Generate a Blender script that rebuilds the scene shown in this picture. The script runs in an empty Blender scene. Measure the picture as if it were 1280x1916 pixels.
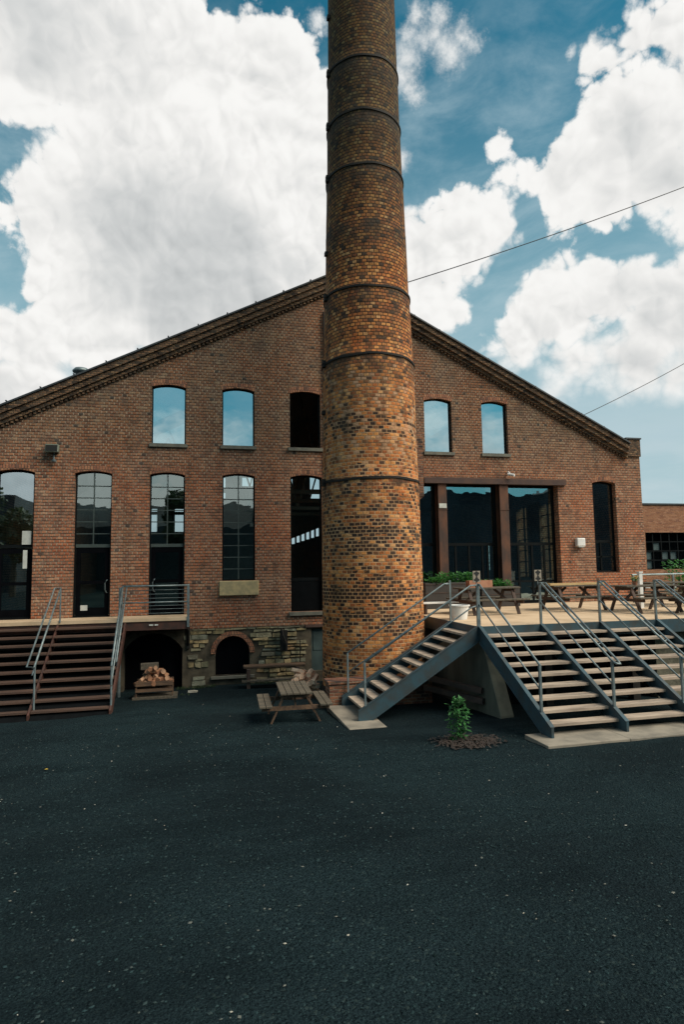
import bpy, bmesh, math, random
from mathutils import Vector, Matrix, noise as mnoise
random.seed(7)
R = math.radians
sc = bpy.context.scene
col = sc.collection

# ------------------------------------------------------------------ object helpers
def tag(o, label=None, cat=None, group=None, kind=None):
    if label: o['label'] = label
    if cat: o['category'] = cat
    if group: o['group'] = group
    if kind: o['kind'] = kind
    return o

def empty(name, loc=(0, 0, 0), rz=0.0, **k):
    o = bpy.data.objects.new(name, None)
    o.location = loc; o.rotation_euler = (0, 0, rz); o.empty_display_size = .2
    col.objects.link(o)
    return tag(o, **k)

KIDS = {}
def adopt(c, p):
    c.parent = p
    KIDS.setdefault(p.name, []).append(c)

def copy_tree(o, parent=None):
    c = o.copy(); col.objects.link(c)
    if parent is not None:
        adopt(c, parent)
    for ch in KIDS.get(o.name, []):
        copy_tree(ch, c)
    return c

class MB:
    """collects polygons; build() links them as one mesh object"""
    def __init__(s): s.v = []; s.f = []; s.uv = {}; s.smooth = False
    def poly(s, pts):
        n = len(s.v); s.v += [tuple(p) for p in pts]; s.f.append(tuple(range(n, n + len(pts)))); return s
    def box(s, x0, x1, y0, y1, z0, z1):
        n = len(s.v)
        s.v += [(x0,y0,z0),(x1,y0,z0),(x1,y1,z0),(x0,y1,z0),(x0,y0,z1),(x1,y0,z1),(x1,y1,z1),(x0,y1,z1)]
        for f in ((0,3,2,1),(4,5,6,7),(0,1,5,4),(1,2,6,5),(2,3,7,6),(3,0,4,7)):
            s.f.append(tuple(n + i for i in f))
        return s
    def hexa(s, P):
        n = len(s.v); s.v += [tuple(p) for p in P]
        for f in ((0,3,2,1),(4,5,6,7),(0,1,5,4),(1,2,6,5),(2,3,7,6),(3,0,4,7)):
            s.f.append(tuple(n + i for i in f))
        return s
    def bar(s, p, q, w, h, up=(0,0,1)):
        p = Vector(p); q = Vector(q); d = (q - p).normalized(); up = Vector(up)
        sd = d.cross(up)
        if sd.length < 1e-4: sd = d.cross(Vector((0,1,0)))
        sd.normalize(); u = sd.cross(d).normalized()
        a = sd * w / 2; b = u * h / 2
        return s.hexa([p-a-b, p+a-b, q+a-b, q-a-b, p-a+b, p+a+b, q+a+b, q-a+b])
    def prism_xz(s, pts, y0, y1):
        n = len(s.v); k = len(pts)
        s.v += [(x, y0, z) for x, z in pts] + [(x, y1, z) for x, z in pts]
        s.f.append(tuple(range(n, n+k))); s.f.append(tuple(range(n+2*k-1, n+k-1, -1)))
        for i in range(k):
            j = (i+1) % k; s.f.append((n+i, n+k+i, n+k+j, n+j))
        return s
    def prism_yz(s, pts, x0, x1):
        n = len(s.v); k = len(pts)
        s.v += [(x0, y, z) for y, z in pts] + [(x1, y, z) for y, z in pts]
        s.f.append(tuple(range(n, n+k))); s.f.append(tuple(range(n+2*k-1, n+k-1, -1)))
        for i in range(k):
            j = (i+1) % k; s.f.append((n+i, n+k+i, n+k+j, n+j))
        return s
    def tube(s, pts, r, n=8, closed=False, caps=True):
        pts = [Vector(p) for p in pts]; k = len(pts); rings = []
        for i, p in enumerate(pts):
            a = pts[(i-1) % k] if (i or closed) else p
            b = pts[(i+1) % k] if (i < k-1 or closed) else p
            t = (b - a).normalized()
            ref = Vector((0,0,1)) if abs(t.z) < .9 else Vector((0,1,0))
            u = t.cross(ref).normalized(); w = u.cross(t)
            rr = r[i] if isinstance(r, (list, tuple)) else r
            base = len(s.v)
            for j in range(n):
                an = 2*math.pi*j/n
                s.v.append(tuple(p + u*math.cos(an)*rr + w*math.sin(an)*rr))
            rings.append(base)
        m = k if closed else k-1
        for i in range(m):
            a, b = rings[i], rings[(i+1) % k]
            for j in range(n):
                j2 = (j+1) % n; s.f.append((a+j, a+j2, b+j2, b+j))
        if caps and not closed:
            s.f.append(tuple(rings[0]+j for j in range(n-1, -1, -1))); s.f.append(tuple(rings[-1]+j for j in range(n)))
        return s
    def lathe(s, prof, cx=0, cy=0, n=48, caps=True, a0=0):
        rings = []
        for r, z in prof:
            base = len(s.v)
            for j in range(n):
                a = a0 + 2*math.pi*j/n; s.v.append((cx + r*math.cos(a), cy + r*math.sin(a), z))
            rings.append(base)
        for i in range(len(prof)-1):
            a, b = rings[i], rings[i+1]
            for j in range(n):
                j2 = (j+1) % n; s.f.append((a+j, a+j2, b+j2, b+j))
        if caps:
            s.f.append(tuple(rings[0]+j for j in range(n-1,-1,-1))); s.f.append(tuple(rings[-1]+j for j in range(n)))
        return s
    def build(s, name, mat, parent=None, world=False, smooth=False, bevel=0, **k):
        me = bpy.data.meshes.new(name); me.from_pydata(s.v, [], s.f); me.update()
        me.materials.append(mat)
        if smooth:
            for p in me.polygons: p.use_smooth = True
        o = bpy.data.objects.new(name, me); col.objects.link(o)
        if parent is not None:
            adopt(o, parent)
            if world:      # vertices are in world space
                L = Vector((0,0,0)); q = parent
                while q is not None:
                    L += q.location if q.type == 'EMPTY' else Vector((0,0,0)); q = q.parent
                if parent.type == 'EMPTY': o.matrix_parent_inverse = Matrix.Translation(-parent.location)
        if bevel:
            b = o.modifiers.new('b', 'BEVEL'); b.width = bevel; b.segments = 2; b.limit_method = 'ANGLE'; b.harden_normals = False
        return tag(o, **k)

# ------------------------------------------------------------------ node helpers
class NT:
    def __init__(s, tree): s.t = tree; s.n = tree.nodes; s.l = tree.links
    def new(s, ty, **kw):
        nd = s.n.new(ty)
        for k, v in kw.items(): setattr(nd, k, v)
        return nd
    def put(s, sock, v):
        if v is None: return
        if isinstance(v, bpy.types.NodeSocket): s.l.new(v, sock)
        else: sock.default_value = v
    def m(s, op, a, b=None, c=None, clamp=False):
        nd = s.new('ShaderNodeMath', operation=op, use_clamp=clamp)
        s.put(nd.inputs[0], a); s.put(nd.inputs[1], b); s.put(nd.inputs[2], c)
        return nd.outputs[0]
    def vm(s, op, a, b=None, out=0):
        nd = s.new('ShaderNodeVectorMath', operation=op)
        s.put(nd.inputs[0], a); s.put(nd.inputs[1], b)
        return nd.outputs[out]
    def scale(s, a, f):
        nd = s.new('ShaderNodeVectorMath', operation='SCALE'); s.put(nd.inputs[0], a); s.put(nd.inputs['Scale'], f); return nd.outputs[0]
    def mix(s, f, a, b, blend='MIX'):
        nd = s.new('ShaderNodeMix', data_type='RGBA', blend_type=blend)
        s.put(nd.inputs[0], f)
        s.put(nd.inputs[6], a if isinstance(a, bpy.types.NodeSocket) else (*a[:3], 1))
        s.put(nd.inputs[7], b if isinstance(b, bpy.types.NodeSocket) else (*b[:3], 1))
        return nd.outputs[2]
    def noise(s, vec, scale=1, detail=4, rough=.55, out=0, dist=0.0):
        nd = s.new('ShaderNodeTexNoise'); s.put(nd.inputs['Vector'], vec)
        nd.inputs['Scale'].default_value = scale; nd.inputs['Detail'].default_value = detail; nd.inputs['Roughness'].default_value = rough
        nd.inputs['Distortion'].default_value = dist
        return nd.outputs[out]
    def ramp(s, f, stops, interp='LINEAR'):
        nd = s.new('ShaderNodeValToRGB'); cr = nd.color_ramp; cr.interpolation = interp
        while len(cr.elements) < len(stops): cr.elements.new(.5)
        for e, (p, c) in zip(cr.elements, stops):
            e.position = p; e.color = (*c, 1) if len(c) == 3 else c
        s.put(nd.inputs[0], f); return nd.outputs[0]
    def sm(s, v, a, b, lo=0.0, hi=1.0):
        nd = s.new('ShaderNodeMapRange', interpolation_type='SMOOTHSTEP')
        s.put(nd.inputs[0], v); nd.inputs[1].default_value = a; nd.inputs[2].default_value = b
        nd.inputs[3].default_value = lo; nd.inputs[4].default_value = hi
        return nd.outputs[0]
    def xyz(s, v):
        nd = s.new('ShaderNodeSeparateXYZ'); s.put(nd.inputs[0], v); return nd.outputs
    def comb(s, x, y, z=0.0):
        nd = s.new('ShaderNodeCombineXYZ'); s.put(nd.inputs[0], x); s.put(nd.inputs[1], y); s.put(nd.inputs[2], z); return nd.outputs[0]

def mat(name):
    m = bpy.data.materials.new(name); m.use_nodes = True
    t = NT(m.node_tree); bs = m.node_tree.nodes['Principled BSDF']
    return m, t, bs
def pos(t): return t.new('ShaderNodeNewGeometry').outputs['Position']
def objc(t): return t.new('ShaderNodeTexCoord').outputs['Object']
def bump(t, bs, h, strength=.5, dist=.01):
    nd = t.new('ShaderNodeBump'); nd.inputs['Strength'].default_value = strength; nd.inputs['Distance'].default_value = dist
    t.put(nd.inputs['Height'], h); t.l.new(nd.outputs[0], bs.inputs['Normal'])

def simple(name, c, rough=.6, metal=0.0, var=.25, scale=4.0, c2=None, bmp=0.0, stretch=None, spec=None, loc=False):
    m, t, bs = mat(name)
    p = objc(t) if loc else pos(t)
    if stretch: p = t.vm('MULTIPLY', p, stretch)
    n = t.noise(p, scale, 5, .6)
    c2 = c2 or tuple(x * (1 - var) for x in c)
    cc = t.mix(t.sm(n, .35, .68), c, c2)
    t.put(bs.inputs['Base Color'], cc); bs.inputs['Roughness'].default_value = rough; bs.inputs['Metallic'].default_value = metal
    if spec is not None: bs.inputs['Specular IOR Level'].default_value = spec
    if bmp: bump(t, bs, t.noise(p, scale * 5, 4, .6), bmp, .01)
    return m

def brick_nodes(t, u, v, w, h, mort):
    """per-brick random value and a mortar mask (1 on mortar)"""
    P = t.comb(u, v, 0.0)
    jig = t.noise(P, 9.0, 2, .5)
    u = t.m('ADD', u, t.m('MULTIPLY', t.m('SUBTRACT', jig, .5), .03))
    v = t.m('ADD', v, t.m('MULTIPLY', t.m('SUBTRACT', t.noise(P, 5.0, 2, .5), .5), .025))
    vr = t.m('DIVIDE', v, h); row = t.m('FLOOR', vr)
    uu = t.m('ADD', t.m('DIVIDE', u, w), t.m('MULTIPLY', t.m('MODULO', row, 2.0), .5))
    cl = t.m('FLOOR', uu)
    wn = t.new('ShaderNodeTexWhiteNoise', noise_dimensions='3D'); t.put(wn.inputs['Vector'], t.comb(cl, row, 3.0))
    fu = t.m('FRACT', uu); fv = t.m('FRACT', vr)
    du = t.m('MULTIPLY', t.m('MINIMUM', fu, t.m('SUBTRACT', 1.0, fu)), w)
    dv = t.m('MULTIPLY', t.m('MINIMUM', fv, t.m('SUBTRACT', 1.0, fv)), h)
    d = t.m('MINIMUM', du, dv)
    mask = t.sm(d, mort * .55, mort * 1.15, 1.0, 0.0)
    t.bed = t.sm(dv, mort * .5, mort * 1.2, 1.0, 0.0)
    return wn.outputs['Value'], wn.outputs['Color'], mask

def brick_mat(name, stops, mortar, w=.24, h=.085, mort=.010, uv=False, mott=.5, dirt=(.03,.03,.025), red=None, dirtlo=.55, dirthi=.72, hi=None, bed=None):
    m, t, bs = mat(name)
    if uv:
        U = t.new('ShaderNodeUVMap'); x = t.xyz(U.outputs[0]); u, v = x[0], x[1]
        P = t.comb(u, v, 0.0)
    else:
        P = pos(t); x = t.xyz(P); u = t.m('ADD', x[0], x[1]); v = x[2]
    val, wc, mask = brick_nodes(t, u, v, w, h, mort)
    c = t.ramp(val, stops, 'CONSTANT')
    big = t.noise(P, .55, 5, .6); fine = t.noise(P, 22.0, 4, .7); mid = t.noise(t.vm('MULTIPLY', P, (1.0, 1.0, 1.0)), 2.3, 4, .6)
    c = t.mix(t.sm(fine, .3, .75), c, t.mix(.55, c, (.03,.025,.02)))
    if bed is not None:                       # rain streaks and broad grime on the old front
        run = t.noise(t.vm('MULTIPLY', P, (1.6, .9, .20)), 1.6, 6, .62)
        c = t.mix(t.m('MULTIPLY', t.sm(run, .50, .66), .50), c, t.mix(1.0, c, (.48,.50,.50), 'MULTIPLY'))
        sal = t.noise(t.vm('ADD', P, (7.0, 3.0, 1.0)), .9, 6, .68)
        c = t.mix(t.m('MULTIPLY', t.sm(sal, .58, .74), .35), c, (.40,.33,.26))
    if red is not None:                       # fresher, redder brick in patches
        c = t.mix(t.m('MULTIPLY', t.sm(big, .42, .62), red[3]), c, t.mix(1.0, c, red[:3], 'MULTIPLY'))
    if hi is not None:                        # weathered, sooty courses high on the wall
        z0, z1, hc = hi
        zz = t.m('ADD', v, t.m('MULTIPLY', t.m('SUBTRACT', big, .5), 5.0))
        c = t.mix(t.sm(zz, z0, z1), c, t.mix(1.0, c, hc, 'MULTIPLY'))
    mc = t.mix(t.sm(mid, .35, .65), mortar, tuple(k * .45 for k in mortar))
    if bed is not None: mc = t.mix(t.m('MULTIPLY', t.bed, t.sm(t.noise(P, 7.0, 3, .6), .34, .55, .5, 1.0)), mc, bed)  # shadow lines under the courses, painted dark into the bed joints
    c = t.mix(mask, c, mc)
    c = t.mix(t.m('MULTIPLY', t.sm(mid, dirtlo, dirthi), mott), c, dirt)
    t.put(bs.inputs['Base Color'], c); bs.inputs['Roughness'].default_value = .9
    bs.inputs['Specular IOR Level'].default_value = .25
    hgt = t.m('ADD', t.m('MULTIPLY', mask, -1.0), t.m('ADD', t.m('MULTIPLY', val, .5), t.m('MULTIPLY', fine, .5)))
    bump(t, bs, hgt, .9, .012)
    return m

M = {}
WB = [(0,(.42,.185,.10)),(.2,(.35,.15,.086)),(.38,(.46,.215,.12)),(.54,(.32,.145,.09)),(.68,(.39,.195,.12)),(.86,(.27,.135,.09)),(.95,(.50,.28,.17)),(.985,(.12,.08,.065))]
M['brick'] = brick_mat('wall brick', WB, (.43,.325,.23), w=.15, h=.094, mort=.0145, mott=.35, dirt=(.06,.045,.035), red=(1.22,.86,.68,.85), hi=(5.8,8.6,(.62,.78,.82)), bed=(.05,.032,.024))
M['corbel_brick'] = brick_mat('sooty brick', [(0,(.22,.12,.068)),(.3,(.13,.075,.046)),(.55,(.27,.15,.082)),(.75,(.06,.042,.032)),(.9,(.33,.2,.11))], (.11,.085,.06), w=.13, h=.07, mort=.013, mott=.7, dirt=(.016,.015,.013))
M['arch_brick'] = brick_mat('arch brick', [(0,(.42,.18,.10)),(.4,(.33,.135,.08)),(.7,(.47,.22,.12)),(.9,(.2,.1,.07))], (.16,.11,.08), w=.085, h=.13, mort=.010)
M['low_brick'] = brick_mat('low building brick', [(0,(.42,.19,.10)),(.4,(.36,.155,.085)),(.7,(.46,.22,.125)),(.9,(.30,.13,.08))], (.36,.24,.16), w=.24, h=.085, mort=.008, mott=.2)
M['pier_brick'] = brick_mat('pier brick', [(0,(.22,.09,.05)),(.4,(.15,.06,.04)),(.7,(.3,.13,.07)),(.9,(.05,.03,.03))], (.28,.22,.16), w=.22, h=.08, mort=.011)
CHM = [(0,(.56,.215,.062)),(.15,(.42,.145,.045)),(.30,(.64,.285,.09)),(.44,(.33,.11,.040)),(.56,(.52,.185,.055)),(.68,(.22,.095,.042)),(.79,(.66,.34,.14)),(.86,(.46,.19,.065)),(.93,(.08,.045,.03))]

def chimney_mat():
    m, t, bs = mat('radial chimney brick')
    U = t.new('ShaderNodeUVMap'); x = t.xyz(U.outputs[0]); u, v = x[0], x[1]
    P = t.comb(u, v, 0.0)
    val, wc, mask = brick_nodes(t, u, v, .150, .094, .0135)
    c = t.ramp(val, CHM, 'CONSTANT')
    s = t.xyz(wc)
    big = t.noise(P, .5, 5, .65); mid = t.noise(P, 1.7, 5, .6); fine = t.noise(P, 20.0, 4, .7)
    # burnt headers gather in horizontal drifts on the lower shaft
    drift = t.noise(t.vm('MULTIPLY', P, (.45, 1.5, 1.0)), 1.0, 4, .65)
    low = t.sm(v, 5.6, 6.6, 1.0, 0.0)
    midb = t.m('MULTIPLY', t.sm(v, 7.0, 7.25), t.sm(v, 7.45, 7.8, 1.0, 0.0))
    dens = t.m('ADD', t.m('MULTIPLY', low, t.sm(drift, .38, .66, .02, .70)), t.m('MULTIPLY', midb, .6))
    b1 = t.m('MULTIPLY', t.sm(v, 2.75, 2.85), t.sm(v, 3.08, 3.16, 1.0, 0.0)); b2 = t.m('MULTIPLY', t.sm(v, 4.45, 4.5), t.sm(v, 4.66, 4.7, 1.0, 0.0))
    dens = t.m('ADD', dens, t.m('MULTIPLY', t.m('MAXIMUM', b1, b2), .5))
    burnt = t.m('LESS_THAN', s[1], dens)
    c = t.mix(t.m('MULTIPLY', burnt, .93), c, (.020,.018,.018))
    # pale replaced blocks in the middle
    pz = t.m('MULTIPLY', t.sm(v, 6.0, 6.6), t.sm(v, 9.1, 9.3, 1.0, 0.0))
    c = t.mix(t.m('MULTIPLY', pz, t.m('LESS_THAN', s[2], .17)), c, (.50,.29,.17))
    c = t.mix(t.sm(fine, .32, .8), c, t.mix(.5, c, (.05,.03,.018)))
    mort = t.mix(t.sm(v, 6.4, 10.5), (.50,.305,.165), (.045,.027,.016))
    mort = t.mix(t.sm(mid, .4, .65), mort, t.mix(.5, mort, (.10,.06,.03)))
    c = t.mix(mask, c, mort)
    # orange wash and soot
    c = t.mix(t.m('MULTIPLY', t.sm(big, .45, .66), .5), c, t.mix(1.0, c, (1.3,.95,.62), 'MULTIPLY'))
    c = t.mix(t.sm(t.m('ADD', v, t.m('MULTIPLY', big, 4.0)), 10.5, 18.5), c, t.mix(1.0, c, (.25,.35,.38), 'MULTIPLY'))
    # soot runs below each iron band
    soot = None
    for z in (18.05, 16.4, 14.8, 11.25, 9.32, 5.98, 13.1):
        q = t.m('MULTIPLY', t.sm(v, z - 1.0, z - .05), t.m('LESS_THAN', v, z + .02))
        soot = q if soot is None else t.m('MAXIMUM', soot, q)
    c = t.mix(t.m('MULTIPLY', soot, t.sm(mid, .38, .6, .15, .85)), c, (.022,.02,.016))
    c = t.mix(t.m('MULTIPLY', t.sm(mid, .56, .74), .45), c, (.045,.038,.026))
    # soot and rust runs down the shaft
    run = t.noise(t.vm('MULTIPLY', P, (2.6, .22, 1.0)), 1.0, 6, .65)
    c = t.mix(t.m('MULTIPLY', t.sm(run, .54, .70), .55), c, (.035,.028,.02))
    c = t.mix(t.m('MULTIPLY', t.sm(run, .46, .34), .35), c, t.mix(1.0, c, (1.25,.8,.55), 'MULTIPLY'))
    blot = t.noise(P, 3.6, 5, .7)
    c = t.mix(t.m('MULTIPLY', t.sm(blot, .50, .66), .6), c, t.mix(1.0, c, (.30,.27,.24), 'MULTIPLY'))
    t.put(bs.inputs['Base Color'], c); bs.inputs['Roughness'].default_value = .88; bs.inputs['Specular IOR Level'].default_value = .25
    bump(t, bs, t.m('ADD', t.m('MULTIPLY', mask, -1.0), t.m('ADD', t.m('MULTIPLY', val, .8), t.m('MULTIPLY', fine, .5))), .9, .016)
    return m
M['chimney'] = chimney_mat()

def stone_mat():
    m, t, bs = mat('field stone')
    P = pos(t); info = t.new('ShaderNodeObjectInfo')
    geo = t.new('ShaderNodeNewGeometry')
    c = t.ramp(geo.outputs['Random Per Island'], [(0,(.33,.25,.125)),(.18,(.20,.18,.11)),(.34,(.42,.31,.16)),(.5,(.15,.14,.10)),(.62,(.30,.26,.16)),(.76,(.40,.25,.12)),(.88,(.23,.23,.17))], 'CONSTANT')
    n = t.noise(P, 6, 6, .7)
    c = t.mix(t.sm(n, .35, .7), c, t.mix(.6, c, (.03,.03,.02)))
    c = t.mix(t.m('MULTIPLY', t.sm(t.noise(P, 1.4, 3), .5, .62), .5), c, (.05,.06,.03))
    t.put(bs.inputs['Base Color'], c); bs.inputs['Roughness'].default_value = .92
    bump(t, bs, t.noise(P, 14, 6, .7), .8, .03)
    return m
M['stone'] = stone_mat()
M['mortar'] = simple('lime mortar', (.10,.082,.055), .95, var=.6, scale=3, bmp=.6)
M['sill'] = simple('stone sill', (.52,.39,.20), .85, c2=(.34,.28,.155), scale=5, bmp=.4)
M['sill_dark'] = simple('weathered sill', (.15,.145,.115), .85, c2=(.10,.10,.085), scale=5, bmp=.4)
M['concrete'] = simple('pale concrete', (.56,.42,.28), .85, c2=(.44,.32,.205), scale=1.6, bmp=.25)
M['pad'] = simple('cast concrete pad', (.25,.22,.175), .88, c2=(.15,.135,.11), scale=2.2, bmp=.3)
M['pier'] = simple('stained concrete', (.10,.105,.08), .9, c2=(.045,.05,.04), scale=1.8, bmp=.8, stretch=(1,1,.35))
M['teal_steel'] = simple('painted channel steel', (.028,.066,.086), .5, c2=(.034,.046,.050), scale=3.5, bmp=.12)
M['rail_steel'] = simple('galvanised rail', (.19,.24,.25), .45, .35, c2=(.11,.14,.15), scale=6)
M['red_steel'] = simple('red oxide steel', (.070,.025,.016), .65, c2=(.03,.015,.011), scale=3)
M['tread_red'] = simple('stained timber tread', (.088,.047,.031), .75, c2=(.042,.024,.017), scale=3, stretch=(.3,4,4), bmp=.3)
M['tread'] = simple('weathered tread', (.42,.335,.26), .8, c2=(.24,.19,.15), scale=2.2, stretch=(.6,3,3), bmp=.3)
M['frame'] = simple('dark steel frame', (.007,.009,.010), .55, var=.3, spec=.08)
M['muntin'] = simple('green grey muntin', (.05,.068,.062), .55, var=.3)
M['door'] = simple('black door panel', (.004,.0045,.006), .6, var=.3, spec=.02)
M['rust_post'] = simple('rusty steel column', (.045,.026,.02), .8, c2=(.12,.048,.024), scale=2.4, bmp=.4, stretch=(1,1,.5))
M['lintel'] = simple('rusty brown lintel', (.05,.028,.024), .8, c2=(.075,.038,.026), scale=3, bmp=.3)
M['roof'] = simple('dark roof sheet', (.03,.032,.034), .6)
M['coping'] = simple('dark metal coping', (.020,.024,.027), .5, c2=(.04,.045,.05), scale=9)
M['iron'] = simple('blackened iron', (.014,.015,.015), .75, c2=(.024,.02,.016), scale=4, spec=.2)
M['blackpanel'] = simple('black panel and shade sheet', (.006,.007,.008), .7, spec=.02)
M['mill'] = simple('dark silhouette mill wall', (.034,.052,.060), .9, c2=(.012,.018,.022), scale=.12)  # even dark tone chosen so the mirrored mill reads as a silhouette
M['interior'] = simple('dim plaster', (.10,.115,.115), .9)
M['wood_old'] = simple('grey weathered plank', (.10,.082,.058), .85, c2=(.045,.04,.03), scale=3, stretch=(6,1,6), bmp=.4, loc=True)
M['wood_brown'] = simple('brown plank', (.13,.075,.042), .8, c2=(.06,.036,.024), scale=3, stretch=(1,6,6), bmp=.3, loc=True)
M['wood_pale'] = simple('pale new board', (.52,.36,.17), .7, c2=(.40,.26,.11), scale=3, stretch=(1,7,7), loc=True)
M['timber'] = simple('dark timber', (.075,.045,.034), .85, c2=(.04,.027,.022), scale=3, stretch=(1,1,1), bmp=.4)
M['white'] = simple('white plastic', (.74,.74,.72), .5, var=.15)
M['offwhite'] = simple('off white enamel', (.55,.56,.52), .5, var=.25)
M['glyph'] = simple('black paint', (.01,.01,.01), .5)
M['signboard'] = simple('beige sign face', (.27,.23,.18), .6, var=.2)
M['terracotta'] = simple('terracotta', (.42,.20,.12), .8, c2=(.33,.14,.08), scale=6)
M['greendoor'] = simple('green grey painted door', (.045,.075,.075), .6, c2=(.028,.05,.052), scale=3)
M['wire'] = simple('cable', (.02,.02,.022), .6)
M['planter'] = simple('dark planter board', (.035,.03,.027), .7)
M['bark'] = simple('bark', (.06,.045,.03), .9)

def log_mat():
    m, t, bs = mat('split log')
    g = t.new('ShaderNodeObjectInfo')
    c = t.ramp(g.outputs['Random'], [(0,(.42,.22,.12)),(.25,(.25,.11,.06)),(.5,(.50,.31,.19)),(.75,(.34,.16,.085))], 'LINEAR')
    n = t.noise(objc(t), 9, 4)
    c = t.mix(t.sm(n, .4, .7), c, t.mix(.6, c, (.07,.04,.03)))
    t.put(bs.inputs['Base Color'], c); bs.inputs['Roughness'].default_value = .85
    return m
M['log'] = log_mat()
M['log_pale'] = simple('pale log ends', (.85,.58,.40), .8, c2=(.62,.36,.23), scale=6, loc=True)  # pale wood, colour lifted further to offset the chimney's shade

def leaf_mat(name, a, b):
    m, t, bs = mat(name)
    g = t.new('ShaderNodeNewGeometry')
    c = t.ramp(g.outputs['Random Per Island'], [(0,a),(1,b)])
    t.put(bs.inputs['Base Color'], c); bs.inputs['Roughness'].default_value = .55
    tr = t.new('ShaderNodeBsdfTranslucent'); t.put(tr.inputs[0], c)
    mx = t.new('ShaderNodeMixShader'); mx.inputs[0].default_value = .3
    t.l.new(bs.outputs[0], mx.inputs[1]); t.l.new(tr.outputs[0], mx.inputs[2])
    t.l.new(mx.outputs[0], t.n['Material Output'].inputs[0])
    return m
M['leaf'] = leaf_mat('sapling leaf', (.02,.10,.025), (.06,.22,.06))
M['leaf_planter'] = leaf_mat('planter leaf', (.03,.13,.03), (.08,.26,.06))
M['leaf_dark'] = leaf_mat('dark foliage', (.015,.035,.012), (.04,.07,.02))
M['flower'] = leaf_mat('yellow petals', (.6,.36,.03), (.7,.5,.08))

def glass(name, refl, tint=(.75,.85,.85), wav=.02, gl=(.85,.97,1.0), fk=.3):
    m, t, bs = mat(name)
    t.n.remove(bs)
    tr = t.new('ShaderNodeBsdfTransparent'); tr.inputs[0].default_value = (*tint, 1)
    g = t.new('ShaderNodeBsdfGlossy'); g.inputs['Roughness'].default_value = .012; g.inputs['Color'].default_value = (*gl, 1)
    nd = t.new('ShaderNodeBump'); nd.inputs['Strength'].default_value = wav; nd.inputs['Distance'].default_value = .05
    t.l.new(t.noise(pos(t), 1.3, 2, .5), nd.inputs['Height']); t.l.new(nd.outputs[0], g.inputs['Normal'])
    lw = t.new('ShaderNodeLayerWeight'); lw.inputs[0].default_value = .25
    f = t.m('ADD', t.m('MULTIPLY', lw.outputs['Fresnel'], fk), refl, clamp=True)
    mx = t.new('ShaderNodeMixShader'); t.put(mx.inputs[0], f)
    t.l.new(tr.outputs[0], mx.inputs[1]); t.l.new(g.outputs[0], mx.inputs[2])
    t.l.new(mx.outputs[0], t.n['Material Output'].inputs[0])
    return m
M['glass_up'] = glass('mirror coated glass', .78, (.5,.6,.6), gl=(.50,.69,.75), fk=.1)
M['glass_mid'] = glass('coated glass', .42, gl=(.75,.93,1.0), fk=.1)
M['glass_old'] = glass('old window glass', .30, wav=.07, gl=(.75,.9,.88), fk=.1)
M['glass_dark'] = glass('dark clear glass', .035, (.7,.78,.8), fk=.04)
M['glass_lobby'] = glass('lobby glass', .36, (.6,.78,.78), wav=.09, gl=(.65,.9,1.0), fk=.1)
M['glass_side'] = glass('greened far glass', .1, (.55,.70,.68))

def ground_mat():
    m, t, bs = mat('dark slate gravel')
    P = pos(t)
    big = t.noise(P, .35, 5, .6); g1 = t.noise(P, 26, 5, .75); g2 = t.noise(P, 7, 4, .7)
    vo = t.new('ShaderNodeTexVoronoi'); vo.inputs['Scale'].default_value = 38; t.put(vo.inputs['Vector'], P)
    vr = t.xyz(vo.outputs['Color'])
    g3 = t.noise(P, 90, 3, .7)
    c = t.mix(t.sm(g1, .3, .72), (.0045,.0095,.0120), (.0180,.0325,.0385))
    c = t.mix(t.sm(g3, .45, .72), c, (.030,.056,.061))
    c = t.mix(t.sm(t.noise(P, 55, 2, .5), .56, .70), c, (.003,.007,.009))
    c = t.mix(t.m('MULTIPLY', t.m('GREATER_THAN', vr[0], .965), .4), c, (.05,.075,.072))
    c = t.mix(t.sm(big, .35, .65), c, t.mix(.5, c, (.006,.0085,.0105)))
    st = t.noise(t.vm('MULTIPLY', P, (.35, 1.6, 1.0)), 1.0, 5, .65)
    c = t.mix(t.m('MULTIPLY', t.sm(st, .47, .66), .34), c, (.0035,.0075,.0095))
    t.put(bs.inputs['Base Color'], c); bs.inputs['Roughness'].default_value = .95; bs.inputs['Specular IOR Level'].default_value = .03
    bump(t, bs, t.m('ADD', t.m('MULTIPLY', vo.outputs['Distance'], -.6), g1), 1.0, .03)
    return m
M['ground'] = ground_mat()
M['mulch'] = simple('bark mulch', (.038,.025,.019), .95, c2=(.014,.012,.011), scale=14, bmp=1.0)
def peb_mat():
    m, t, bs = mat('pebbles')
    g = t.new('ShaderNodeNewGeometry')
    c = t.ramp(g.outputs['Random Per Island'], [(0,(.005,.011,.012)),(.6,(.022,.042,.046)),(.97,(.03,.046,.047)),(.999,(.16,.16,.14))], 'LINEAR')
    t.put(bs.inputs['Base Color'], c); bs.inputs['Roughness'].default_value = .9; bs.inputs['Specular IOR Level'].default_value = .05
    return m
M['pebble'] = peb_mat()
M['pebble_pale'] = simple('pale pebbles', (.42,.41,.36), .8, c2=(.25,.22,.17), scale=3)

# ------------------------------------------------------------------ sky and sun
SUN_EL, SUN_AZ = R(46), R(54)     # azimuth from -Y towards +X
sun_dir = Vector((math.sin(SUN_AZ)*math.cos(SUN_EL), -math.cos(SUN_AZ)*math.cos(SUN_EL), math.sin(SUN_EL)))
L = bpy.data.lights.new('sun', 'SUN'); L.energy = 4.9; L.angle = R(44); L.color = (1.0, .88, .72)
so = bpy.data.objects.new('sun', L); col.objects.link(so); so.rotation_euler = sun_dir.to_track_quat('Z', 'Y').to_euler()

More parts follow.
